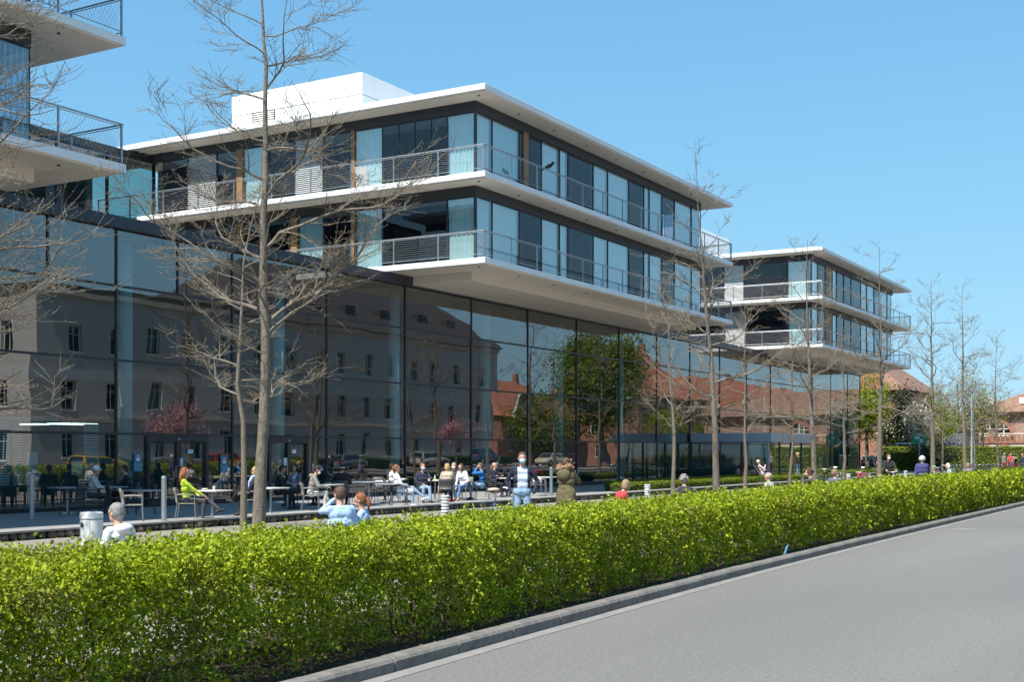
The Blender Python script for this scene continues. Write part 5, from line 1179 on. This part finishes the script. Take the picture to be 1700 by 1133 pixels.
guest('guest in pale cap and light grey top by the shaded glass', 152, 28.2, 10, lean=.15, top=offw, bottom=dgrey, hair='grey', rh='table', lh='table', extra=x_cap(whitec))
p = tp_(1266, 23.8); person('man in pale pink shirt reclining on a lounge chair near the entrance', p, 2, sit=True, lean=-.38, legs='out', top=pink, bottom=C_('pale_grey', (.45, .45, .48)), hair='white', rh='chest', lh='lap', vox=.018); RECL = p
# standing people
person('tall man with blue mask, plaid shirt, open navy jacket and jeans standing by the hedge', atd(867, 28.0, -.15), 272, H=1.87, top=navy, inner=(plaid, .10), bottom=jeanl, hair='brown', mask=maskm, rh='pocket', lh='pocket', bulk=1.06, legs='stand', vox=.012)
person('woman in long olive parka with fur hood seen from behind', atd(940, 29.0, -.15), 62, H=1.74, top=olive, bottom=jean, hair='brown', bulk=1.2, coat=.85, rh='phone', lh='phone', extra=x_furhood, fem=True, head=(-20, 8), vox=.012)
person('man in black jacket and jeans standing by the vestibule corner', tp_(1325, 23.9), 172, top=black, bottom=jean, hair='light', shoe=shoew, rh='pocket', lh='pocket', vox=.018, style='fringe')
person('person in black jacket with white mask holding a bicycle', atd(1475, 57, -.15), 268, H=1.78, top=black, bottom=black, hair='brown', style='curly', mask=maskw, bulk=1.15, rh='bar', lh='bar', vox=.016)
person('white haired person in purple and black jacket seen from behind', atd(1531, 47, -.15), 96, H=1.72, top=purple, bottom=black, hair='white', style='curly', bulk=1.3, rh='chest', lh='side', vox=.016)
person('woman in grey jacket and maroon trousers on the far path', atd(1667, 95, 0), 20, H=1.68, top=grey, bottom=maroon, hair='grey', legs='walk', rh='chest', lh='side', fem=True, vox=.022)
person('woman in pink trousers with brown backpack on the far path', atd(1684, 95, 0), 95, H=1.66, top=C_('tan', (.36, .22, .16)), bottom=hotp, hair='brown', style='bob', rh='side', lh='side', fem=True, vox=.022, extra=x_pack(C_('brown', (.20, .12, .08))))
person('person in red jacket behind the two women on the far path', atd(1677.5, 99, 0), 280, H=1.72, top=redc, bottom=dgrey, hair='dark', rh='side', lh='side', vox=.022)
person('person in dark jacket at the far path beside the pink trousers woman', atd(1698, 91, 0), 200, H=1.7, top=navy, bottom=dgrey, hair='brown', rh='side', lh='side', vox=.022)
person('waiter in dark blue shirt standing behind the left glass door', tp_(318, 31.2, .03), 350, H=1.72, top=C_('slate', (.05, .08, .14)), bottom=black, hair='brown', rh='phone', lh='phone', vox=.018)
person('visitor in dark coat inside the entrance vestibule', Vector((75.5, 27.4, 0)), 200, top=black, bottom=black, hair='dark', rh='side', lh='side', vox=.022)
person('visitor in grey coat inside the entrance vestibule', Vector((77.3, 27.8, 0)), 300, top=grey, bottom=black, hair='grey', rh='side', lh='chest', vox=.022)
# people on the benches behind the hedge
BENCH = []
def sitter(label, px_, d, face, **k):
    b = atd(px_, d, -.15); k.setdefault('vox', .012 if d < 22 else .017); BENCH.append((b, face)); return person(label, b, face, sit=True, **k)
sitter('grey haired man in white hooded top beside the white bin', 203, 14.6, 150, H=1.66, lean=.12, top=whitec, bottom=dgrey, hair='grey', extra=lambda *a: (x_hood(whitec)(*a), x_glasses(*a)))
sitter('brown haired man in pale blue shirt raising a hand to his mouth', 566, 18.8, 118, H=1.76, lean=.05, top=lblue, bottom=jean, hair='brown', lh='mouth', rh='lap', head=(15, 0))
sitter('woman with auburn ponytail sitting beside the pale blue shirt man', 603, 19.2, 172, H=1.62, lean=.04, top=lblue, bottom=jean, hair='auburn', style='pony', fem=True)
sitter('grey blonde woman in red top with patterned sleeve bending forward', 1024, 28.0, 20, H=1.68, lean=.32, top=redc, bottom=dgrey, inner=(whitec, .07), hair='light', style='bob', fem=True, rh='knee', lh='knee')
sitter('grey haired man with dark bag strap between two slim trunks', 1137, 31.0, 120, H=1.70, lean=.05, top=dgrey, bottom=dgrey, hair='grey', style='curly')
sitter('balding man with grey fringe near the bollard lamp', 1279, 36.5, 140, H=1.66, lean=.1, top=offw, bottom=dgrey, hair='grey', style='fringe')
sitter('brown haired woman in dark patterned top raising a hand', 1347, 38.0, 172, H=1.80, lean=.06, top=C_('pattern_dark', (.07, .06, .06)), bottom=black, hair='brown', style='curly', lh='mouth', fem=True)
sitter('fair curly haired person seen from behind before the bicycles', 1386, 42.0, 88, H=1.66, top=C_('slate2', (.12, .15, .2)), bottom=black, hair='light', style='curly')
sitter('grey haired person turned left below the purple jacket', 1528, 51.0, 165, H=1.66, top=lblue, bottom=dgrey, hair='grey')
sitter('person in green cap next to the grey haired one', 1551, 53.5, 160, H=1.68, top=C_('teal', (.12, .25, .22)), bottom=dgrey, hair='grey', rh='temple', extra=x_cap(C_('sage', (.16, .25, .18))))
sitter('white haired person in pale blue and white top', 1577, 57.0, 175, H=1.80, lean=.1, top=lblue, bottom=offw, hair='white', style='bob', inner=(whitec, .06))
sitter('reddish haired person in purple top on the far bench', 1607, 61.0, 92, H=1.76, top=C_('lilac', (.20, .16, .32)), bottom=dgrey, hair='light', style='bob')
# ================================================================== café furniture, bins, bollards, bicycles
random.seed(55)
chairm = mat('chair_grey', (.20, .19, .175), .55, var=.1, scale=8); chairt = mat('chair_tube', (.30, .295, .28), .4, metal=.5); chaird = mat('chair_dark', (.05, .05, .05), .55); topm = mat('table_top', (.62, .60, .55), .5, var=.05, scale=4); topg = mat('table_grey', (.30, .33, .36), .5)
def make_chair(m, name='cafe_chair'):
    t = thing(name, 'x', 'chair')
    b = MB(); b.bbox(-.22, .22, -.22, .22, .43, .455, .01); b.build('seat', m, t)
    b = MB(); vs = []; nn = 8                       # bowed back plate
    for i in range(nn+1):
        y = -.22+.44*i/nn; bow = .05*(1-(y/.22)**2)
        for (z, x) in ((.47, -.215), (.62, -.245), (.74, -.27), (.84, -.29)): vs.append((x-bow, y, z))
    fs = [(i*4+j, (i+1)*4+j, (i+1)*4+j+1, i*4+j+1) for i in range(nn) for j in range(3)]; k = len(vs); vs2 = [(x-.012, y, z) for x, y, z in vs]
    edge = [i*4 for i in range(nn+1)], [i*4+3 for i in range(nn+1)]
    fs2 = [tuple(q+k for q in f[::-1]) for f in fs]; rim = [(e[i], e[i+1], e[i+1]+k, e[i]+k) for e in edge for i in range(nn)]+[(j, j+1, j+1+k, j+k) for j in range(3)]+[(nn*4+j, nn*4+j+1, nn*4+j+1+k, nn*4+j+k) for j in range(3)]
    b.add(vs+vs2, fs+fs2+rim); b.build('backrest', m, t, True)
    for sx, sy in ((1, 1), (1, -1), (-1, 1), (-1, -1)):
        b = MB(); 
        if sx > 0: b.tube([(.20, sy*.225, .66), (.205, sy*.23, .45), (.23, sy*.24, 0)], [.013, .013, .012], 7)
        else: b.tube([(-.26, sy*.225, .80), (-.215, sy*.225, .45), (-.29, sy*.245, 0)], [.013, .013, .012], 7)
        b.build('leg', chairt if m is chairm else m, t)
    for sy in (1, -1):
        b = MB(); b.tube([(-.245, sy*.228, .665), (0, sy*.24, .675), (.20, sy*.226, .66)], [.016, .018, .015], 7); b.build('armrest', m, t)
    b = MB(); b.tube([(.205, -.22, .425), (.205, .22, .425)], .011, 6); b.tube([(-.21, -.22, .425), (-.21, .22, .425)], .011, 6); b.build('seat_frame', chairt if m is chairm else m, t)
    return t
def put_chair(proto, used, base, face, label):
    ang = RIGHT+math.radians(face); p = Vector(base)-Vector((math.cos(ang), math.sin(ang), 0))*.0
    if not used: proto.location = p; proto.rotation_euler = (0, 0, ang); proto['label'] = label; proto['group'] = 'café chairs on the terrace'; used.append(1); return proto
    return dup(proto, p, ang, label, 'café chairs on the terrace')
cg = make_chair(chairm); ug = []; cd_ = make_chair(chaird); ud = []
CL = ['grey café chair under the lime green jacket woman', 'grey café chair under the blonde woman with sunglasses', 'dark café chair under the black coated man', 'dark café chair under the mauve jacket woman', 'grey café chair under the grey hooded guest', 'dark café chair under the headscarf guest', 'dark café chair under the guest with white head strap',
      'dark café chair under the reclining white coated man', 'dark café chair under the dark haired guest in white', 'dark café chair under the navy sweater man', 'dark café chair under the beige jacket woman', 'dark café chair under the white masked grey haired man', 'grey café chair under the woman leaning forward in jeans', 'dark café chair under the blue jacket man', 'dark café chair under the bald man', 'dark café chair under the shaded guest by the glass', 'dark café chair under the guest in pale cap']
for (bs, fc), lab in zip(SEATS, CL): put_chair(cg if lab.startswith('grey') else cd_, ug if lab.startswith('grey') else ud, bs, fc, lab)
for px_, Y, fc, g_, lab in ((222, 23.4, 15, 1, 'empty grey café chair left of the steel bollard'), (598, 26.4, 200, 0, 'empty dark café chair left of the long bare table'), (632, 25.6, 20, 0, 'empty dark café chair behind the long bare table'), (622, 27.0, 250, 0, 'empty dark café chair against the glass wall'),
                            (893, 24.2, 340, 1, 'grey café chair loaded with a white bag'), (195, 27.2, 30, 0, 'empty dark café chair in the shade left of the door'), (120, 27.6, 170, 0, 'empty dark café chair in the shade beside the metal post'), (240, 26.4, 200, 0, 'empty dark café chair in the shade by the left door')):
    put_chair(cg if g_ else cd_, ug if g_ else ud, tp_(px_, Y), fc, lab)
def make_table(m):
    t = thing('cafe_table', 'x', 'table'); b = MB(); b.bbox(-.38, .38, -.38, .38, .715, .745, .006); b.build('table_top', m, t)
    b = MB(); b.lathe([(.032, .03), (.032, .70)], n=12); b.build('pedestal', steel, t)
    b = MB(); b.lathe([(.24, 0), (.24, .015), (.05, .035), (.035, .05)], n=20); b.build('base_plate', steel, t)
    b = MB(); b.box(-.30, .30, -.025, .025, .69, .7145); b.box(-.025, .025, -.30, -.0255, .69, .7145); b.box(-.025, .025, .0255, .30, .69, .7145); b.build('bracket', steel, t); return t
tA = make_table(topm); tB = make_table(topg); used = {0: [], 1: []}
TB = [(352, 23.1, 8, 0, 'pale café table with paper cup and bowl'), (449, 23.4, 0, 0, 'pale café table behind the thick trunk'), (477, 26.0, 10, 1, 'grey café table between black coat and mauve jacket'), (543, 24.4, 5, 0, 'pale café table before the grey hooded guest'), (566, 25.5, 2, 0, 'pale café table before the guest with head strap'), (612, 25.2, 0, 1, 'long grey café table standing empty'), (650, 23.2, 0, 1, 'grey café table beside the reclining white coated man'),
      (640, 25.9, 4, 0, 'pale café table by the glass behind the white coats'), (722, 24.9, 3, 0, 'pale café table with green tray in the masked group'), (757, 24.9, 0, 0, 'pale café table behind the beige jacket woman'), (846, 24.6, 0, 0, 'pale café table left of the tall masked man'), (906, 24.3, 0, 0, 'pale café table right of the tall masked man'), (236, 24.9, 5, 1, 'grey café table behind the steel bollard'), (180, 28.2, 0, 1, 'grey café table in the shade before the glass'), (112, 28.6, 0, 1, 'grey café table in the shade at the left end')]
TPOS = {}
for i, (px_, Y, fc, k, lab) in enumerate(TB):
    pr = tB if k else tA; p = tp_(px_, Y); TPOS[i] = p
    if not used[k]: used[k].append(1); pr.location = p; pr.rotation_euler = (0, 0, math.radians(fc)); pr['label'] = lab; pr['group'] = 'café tables on the terrace'; o = pr
    else: o = dup(pr, p, math.radians(fc), lab, 'café tables on the terrace')
    if 'long' in lab: o.scale = (1.9, 1, 1)
def on_table(i, dx, dy): return TPOS[i]+Vector((dx, dy, .746))
b = MB(); b.lathe([(.026, 0), (.027, .004), (.038, .10), (.041, .105), (.037, .103), (.034, .09)], n=14); o = tag(b.build('paper_cup', mat('cup_paper', (.72, .66, .56), .7), None, True), 'pale paper coffee cup on the lime jacket woman\'s table', 'cup'); o.location = on_table(0, .12, .05)
b = MB(); b.lathe([(.03, 0), (.07, .03), (.085, .05), (.08, .05), (.06, .03)], n=16); o = tag(b.build('soup_bowl', mat('white_china', (.75, .74, .72), .3), None, True), 'small white bowl beside the paper cup', 'bowl'); o.location = on_table(0, -.16, .1)
b = MB(); b.bbox(-.2, .2, -.15, .15, 0, .02, .006); o = tag(b.build('tray', mat('tray_green', (.45, .55, .10), .5)), 'yellow green tray on the masked group\'s table', 'tray'); o.location = on_table(8, 0, -.1)
b = MB(); b.lathe([(.03, 0), (.03, .09), (.012, .13), (.012, .17), (.001, .17)], n=12); o = tag(b.build('water_bottle', mat('bottle_clear', (.55, .6, .62), .2), None, True), 'small bottle on the masked group\'s table', 'bottle'); o.location = on_table(8, .22, .15)
b = MB(); b.lathe([(.03, 0), (.033, .005), (.033, .11), (.027, .12), (.001, .12)], n=12); o = tag(b.build('drink_can', mat('can_red', (.5, .02, .02), .3), None, True), 'red drink can on the paving under the beige jacket woman', 'can'); o.location = onZ(747, 834)+Vector((0, 0, .001))
b = MB(); r_ = random.Random(1); b.ell((0, 0, .14), (.2, .16, .15), 14, 9); b.v = [(x+r_.gauss(0, .02), y+r_.gauss(0, .02), max(0, z+r_.gauss(0, .02))) for x, y, z in b.v]; o = tag(b.build('white_bag', mat('plastic_white', (.75, .75, .76), .5), None, True), 'crumpled white bag lying on the grey chair', 'bag'); o.location = tp_(893, 24.2, .457)
# ---- posts, bollard lamps, bins
def bollard(p, lab, blue=False):
    t = thing('steel_bollard', lab, 'bollard', p, 0, 'steel bollards on the terrace'); b = MB(); b.lathe([(.062, .02), (.062, 1.12), (.05, 1.15), (.001, 1.155)], n=16); b.build('post', steel, t, False); b = MB(); b.lathe([(.085, 0), (.085, .02), (.07, .03)], n=16); b.build('foot_ring', steel, t); b = MB(); b.lathe([(.0635, 1.07), (.0635, 1.075)], n=16); b.build('groove', framem, t)
bollard(onZ(53, 862), 'blue grey steel bollard in the shade before the glass wall'); bollard(onZ(272, 870), 'bright steel bollard beside the empty grey chair'); bollard(tp_(915, 23.2), 'steel bollard behind the olive parka'); bollard(Vector((74.2, 25.6, 0)), 'steel bollard before the vestibule glass')
lampw = mat('lamp_louvre', (.66, .66, .65), .45)
def lamp_bollard(p, lab):
    t = thing('louvre_lamp', lab, 'lamp', p, 0, 'louvred bollard lamps along the garden strip')
    b = MB(); b.lathe([(.085, 0), (.085, .42)], n=16); b.build('shaft', lampw, t)
    for k in range(5): b = MB(); z = .44+k*.075; b.lathe([(.075, z), (.102, z+.01), (.102, z+.04), (.075, z+.055)], n=18); b.build('louvre', lampw, t)
    b = MB(); b.lathe([(.105, .815), (.105, .84), (.09, .85), (.001, .85)], n=18); b.build('cap', lampw, t); b = MB(); b.lathe([(.078, .42), (.078, .815)], n=12); b.build('lens', mat('lamp_lens', (.42, .42, .41), .3), t)
LL = ['louvred bollard lamp before the beige jacket woman', 'louvred bollard lamp before the low box hedge', 'louvred bollard lamp next to the balding man', 'louvred bollard lamp before the bicycle with red panniers', 'louvred bollard lamp near the purple jacket person', 'louvred bollard lamp near the far bench']
for k in range(6): lamp_bollard(Vector((25+11.7*k, 16.5, -.15)), LL[k])
t = thing('white_bin', 'white cylindrical litter bin beside the grey haired man', 'bin', atd(152, 17.6, -.15)); whb = mat('bin_white', (.78, .76, .72), .45, var=.05, scale=3)
b = MB(); prof = []; nn = 48; vs = []
for z in (0, .93):
    for k in range(nn): a = 2*math.pi*k/nn; r = .155-(.006 if k % 6 == 0 else 0); vs.append((r*math.cos(a), r*math.sin(a), z))
b.add(vs, [(k, (k+1) % nn, nn+(k+1) % nn, nn+k) for k in range(nn)]+[tuple(range(nn))[::-1], tuple(range(nn, 2*nn))]); b.build('drum', whb, t)
b = MB(); b.lathe([(.158, .945), (.158, 1.02), (.145, 1.035), (.001, 1.04)], n=32); b.build('lid', whb, t)
b = MB(); vd = Vector((-CS, -SN, 0)); sd_ = Vector((SN, -CS, 0)); c = vd*.152-sd_*.085; b.ell((c.x, c.y, .86), (.018, .018, .04), 8, 6); b.build('lock', framem, t)
lp = thing('lamp_post', 'slender pale blue lamp post among the far bare trees', 'lamp post', atd(1613, 88, 0)); b = MB(); b.tube([(0,0,0), (0,0,6.0)], [.075, .05], 10); b.build('post', mat('post_pale', (.42, .50, .56), .4, metal=.3), lp); b = MB(); b.lathe([(.05, 6.0), (.2, 6.05), (.18, 6.2), (.05, 6.25)], n=14); b.build('lantern', steel, lp)
# ---- benches behind the hedge
slatm = mat('bench_wood', (.30, .19, .10), .6, var=.2, scale=5, stretch=(1, 8, 8))
def make_bench():
    t = thing('garden_bench', 'x', 'bench')
    for k in range(4): b = MB(); b.bbox(-.2+k*.105, -.2+k*.105+.09, -.85, .85, .425, .45, .006); b.build('seat_slat', slatm, t)
    for y in (-.65, .65): b = MB(); b.box(-.2, .2, y-.03, y+.03, .0, .424); b.build('leg', steel, t)
    return t
bp = make_bench(); first = True
BL_ = ['wooden bench under the man beside the white bin', 'wooden bench under the pale blue shirt man', 'wooden bench under the ponytail woman', 'wooden bench under the red topped woman', 'wooden bench under the man with bag strap', 'wooden bench under the balding man', 'wooden bench under the dark patterned woman', 'wooden bench under the fair curly haired person', 'wooden bench under the person turned left', 'wooden bench under the green cap person', 'wooden bench under the white haired person', 'wooden bench under the reddish haired person']
for i, ((bs, fc), lab) in enumerate(zip(BENCH, BL_)):
    if i in (2, 9): continue
    ang = RIGHT+math.radians(fc); p = bs.copy()
    if i == 1: p = p.lerp(BENCH[2][0], .5); ang = RIGHT+math.radians(130); lab = 'wooden bench shared by the pale blue shirt man and ponytail woman'
    if i == 8: p = p.lerp(BENCH[9][0], .5); ang = RIGHT+math.radians(165); lab = 'wooden bench shared by the person turned left and the green cap person'
    if first: first = False; bp.location = p; bp.rotation_euler = (0, 0, ang); bp['label'] = lab; bp['group'] = 'wooden benches behind the long hedge'
    else: dup(bp, p, ang, lab, 'wooden benches behind the long hedge')
lc = thing('lounge_chair', 'low lounge chair under the man in pale pink shirt', 'chair', RECL, RIGHT); b = MB(); b.add([(-.12,-.26,.42),(.5,-.26,.40),(.5,.26,.40),(-.12,.26,.42),(-.12,-.26,.45),(.5,-.26,.43),(.5,.26,.43),(-.12,.26,.45)], [(0,3,2,1),(4,5,6,7),(0,1,5,4),(1,2,6,5),(2,3,7,6),(3,0,4,7)]); b.build('seat', chairm, lc)
b = MB(); b.add([(-.14,-.26,.44),(-.14,.26,.44),(-.50,.26,1.0),(-.50,-.26,1.0),(-.17,-.26,.42),(-.17,.26,.42),(-.53,.26,.98),(-.53,-.26,.98)], [(0,1,2,3),(7,6,5,4),(0,4,5,1),(1,5,6,2),(2,6,7,3),(3,7,4,0)]); b.build('backrest', chairm, lc)
for sx, sy in ((-.2, -.25), (-.2, .25), (.46, -.25), (.46, .25)): b = MB(); b.tube([(sx, sy, .42), (sx*1.15, sy*1.05, 0)], .014, 6); b.build('leg', chairt, lc)
# ---- bicycles
def make_bike(fm, R_=.33, low=False, label='x'):
    t = thing('bicycle', label, 'bicycle'); wb = .52 if R_ > .3 else .46
    def wheel(x):
        b = MB(); N = 22; ring = [(x+R_*math.cos(a), 0, R_+R_*math.sin(a)) for a in np.linspace(0, 2*math.pi, N, endpoint=False)]
        b.tube(ring+[ring[0]], .017, 6, caps=False); w_ = b.build('wheel', rubber, t)
        b = MB(); r2 = R_-.022; ring = [(x+r2*math.cos(a), 0, R_+r2*math.sin(a)) for a in np.linspace(0, 2*math.pi, N, endpoint=False)]; b.tube(ring+[ring[0]], .010, 5, caps=False); b.build('rim', chrome, w_)
        b = MB()
        for k in range(14): a = k*2*math.pi/14; b.tube([(x, .018*(-1)**k, R_), (x+r2*math.cos(a), 0, R_+r2*math.sin(a))], .0016, 3)
        b.tube([(x, -.035, R_), (x, .035, R_)], .018, 8); b.build('spokes', chrome, w_)
        b = MB(); arc = [(x+(R_+.035)*math.cos(a), 0, R_+(R_+.035)*math.sin(a)) for a in (np.linspace(.5, 3.0, 9) if x < 0 else np.linspace(.9, 2.5, 7))]; b.tube(arc, .016, 5); b.build('mudguard', fm, w_)
    wheel(-wb); wheel(wb)
    bb = (-.06, 0, .28); st = (-.22, 0, .76); hd1 = (.34, 0, .80); hd2 = (.37, 0, .62); f = MB()
    f.tube([bb, st], .017, 8); f.tube([hd1, hd2], .02, 8); f.tube([bb, hd2], .02, 8)
    if not low: f.tube([(-.20, 0, .70), (.345, 0, .76)], .017, 8)
    else: f.tube([(-.14, 0, .50), (.36, 0, .68)], .018, 8)
    for s in (-1, 1): f.tube([bb, (-wb, s*.05, R_)], .010, 6); f.tube([(-.2, 0, .70), (-wb, s*.05, R_)], .009, 6)
    f.build('frame', fm, t)
    b = MB(); b.tube([hd2, (.385, 0, .60)], .02, 6)
    for s in (-1, 1): b.tube([(.385, s*.045, .60), (wb, s*.045, R_)], .012, 6)
    b.tube([(.385, -.05, .60), (.385, .05, .60)], .013, 6); b.build('fork', fm, t)
    b = MB(); b.tube([hd1, (.31, 0, .98)], .013, 6); b.tube([(.12, -.28, .99), (.24, -.24, 1.02), (.33, -.08, 1.0), (.33, .08, 1.0), (.24, .24, 1.02), (.12, .28, .99)], .012, 6); h_ = b.build('handlebar', chrome, t)
    for s in (-1, 1): b = MB(); b.tube([(.21, s*.25, 1.012), (.10, s*.285, .985)], .018, 7); b.build('grip', rubber, h_)
    b = MB(); b.tube([st, (-.235, 0, .92)], .013, 6); sp = b.build('seat_post', chrome, t)
    b = MB(); b.ell((-.29, 0, .945), (.11, .085, .032), 12, 7); b.tube([(-.25, 0, .945), (-.08, 0, .935)], [.05, .018], 8); b.build('saddle', rubber, t, True)
    b = MB(); b.tube([(-.06, -.03, .28), (-.06, .03, .28)], .075, 14); b.tube([(-.06, .06, .28), (.05, .07, .16)], .01, 5); b.tube([(-.06, -.06, .28), (-.17, -.07, .40)], .01, 5); b.build('crank', chrome, t)
    for (x, y, z) in ((.05, .11, .155), (-.17, -.11, .40)): b = MB(); b.box(x-.045, x+.045, y-.04, y+.04, z-.012, z+.012); b.build('pedal', rubber, t)
    b = MB()
    for s in (-1, 1): b.tube([(-.25, s*.05, .70), (-.72, s*.06, .70)], .007, 5); b.tube([(-.62, s*.06, .70), (-wb, s*.06, R_)], .006, 5)
    for k in range(4): b.tube([(-.32-k*.12, -.055, .70), (-.32-k*.12, .055, .70)], .006, 5)
    b.build('luggage_rack', chrome, t)
    b = MB(); b.ell((.40, 0, .84), (.04, .035, .035), 8, 6); b.build('front_lamp', headl, t)
    return t
bikec = {k: mat('bike_'+k, c, .35, coat=.4) for k, c in dict(black=(.02, .02, .022), silver=(.45, .46, .47), blue=(.04, .16, .38), green=(.03, .12, .07), red=(.35, .02, .02), grey=(.15, .16, .17)).items()}
bb_ = make_bike(bikec['blue'], .25, True, 'blue low framed bicycle with beige saddle cushion beside the tall masked man'); bb_.location = atd(834, 30.0, -.15); bb_.rotation_euler = (0, 0, RIGHT+math.radians(40))
b = MB(); b.ell((-.27, 0, .985), (.17, .12, .05), 12, 8); b.tube([(-.27, 0, .975), (-.28, 0, .9)], [.10, .06], 12); b.build('saddle_cushion', C_('cushion', (.52, .43, .33)), bb_, True)
protos = [make_bike(bikec[c], .33, i % 2 == 0) for i, c in enumerate(('black', 'silver', 'green', 'grey', 'red'))]; pu = set()
def bike(i, p, ang, lab, grp=None):
    pr = protos[i]
    if i not in pu:
        pu.add(i); pr.location = p; pr.rotation_euler = (0, 0, ang); pr['label'] = lab
        if grp: pr['group'] = grp
        return pr
    o = dup(pr, p, ang, lab)
    if grp: o['group'] = grp
    elif 'group' in o: del o['group']
    return o
rp = bike(4, atd(1432, 73, -.15), RIGHT+math.radians(70), 'red bicycle with two bright pink red panniers before the box hedge')
for s in (-1, 1): b = MB(); b.bbox(-.72, -.40, s*.17-.07, s*.17+.07, .36, .70, .03); b.build('pannier', redc, rp)
bike(1, atd(1448, 70, -.15), RIGHT+math.radians(300), 'silver white bicycle right of the one with panniers')
bike(0, atd(1366, 66, -.15), RIGHT+math.radians(60), 'black bicycle leaning behind the fair curly haired person'); bike(3, atd(1386, 74, -.15), RIGHT+math.radians(100), 'grey bicycle behind the slim trunk by the vestibule'); bike(2, atd(1410, 75, -.15), RIGHT+math.radians(160), 'dark green bicycle left of the one with panniers')
bike(0, atd(1473, 56.2, -.15)+Vector((0, -.25, 0)), RIGHT+math.radians(255), 'black bicycle held by the person with white mask')
bike(3, atd(1378, 56, -.15), RIGHT+math.radians(20), 'grey bicycle in front of the far block corner tree'); bike(1, atd(1540, 70, -.15), RIGHT+math.radians(40), 'silver bicycle right of the purple jacket person'); bike(0, atd(1557, 72, -.15), RIGHT+math.radians(75), 'black bicycle below the small bare tree')
for k in range(16):
    x = 1566+k*6.3; i = (0, 3, 1, 2, 0)[k % 5]; lab = {0: 'black', 3: 'grey', 1: 'silver', 2: 'dark green'}[i]+' bicycle in the long row of parked bicycles before the tall hedge'
    bike(i, atd(x, 84+k*.45, -.15), RIGHT+math.radians(48+R(-8, 8)), lab, 'bicycles parked in the row before the tall hedge')
# ---- crow on the railing, ball vent on the roof
cr = thing('crow', 'black crow perched on the upper railing of the middle block', 'bird', onY(912, 25.36, 276)); cr.location.z = 12.60+1.04+.024; bm_ = mat('crow_feather', (.012, .012, .014), .5); cr.rotation_euler = (0, 0, RIGHT)
b = MB(); b.ell((0, 0, .15), (.17, .075, .085), 12, 8, rot=Matrix.Rotation(-.5, 3, 'Y')); b.ell((.15, 0, .29), (.065, .05, .05), 10, 7); b.tube([(.10, 0, .20), (.14, 0, .27)], [.065, .05], 8); b.tube([(.19, 0, .285), (.28, 0, .265)], [.022, .004], 6); b.tube([(-.10, 0, .10), (-.32, 0, -.02)], [.055, .03], 6); b.tube([(.0, .03, .08), (.0, .03, 0)], .008, 5); b.tube([(.0, -.03, .08), (0, -.03, 0)], .008, 5); b.build('body', bm_, cr, True)
b = MB()
for s in (-1, 1): b.ell((-.05, s*.07, .13), (.19, .02, .06), 10, 6, rot=Matrix.Rotation(-.5, 3, 'Y'))
b.build('wing', bm_, cr, True)
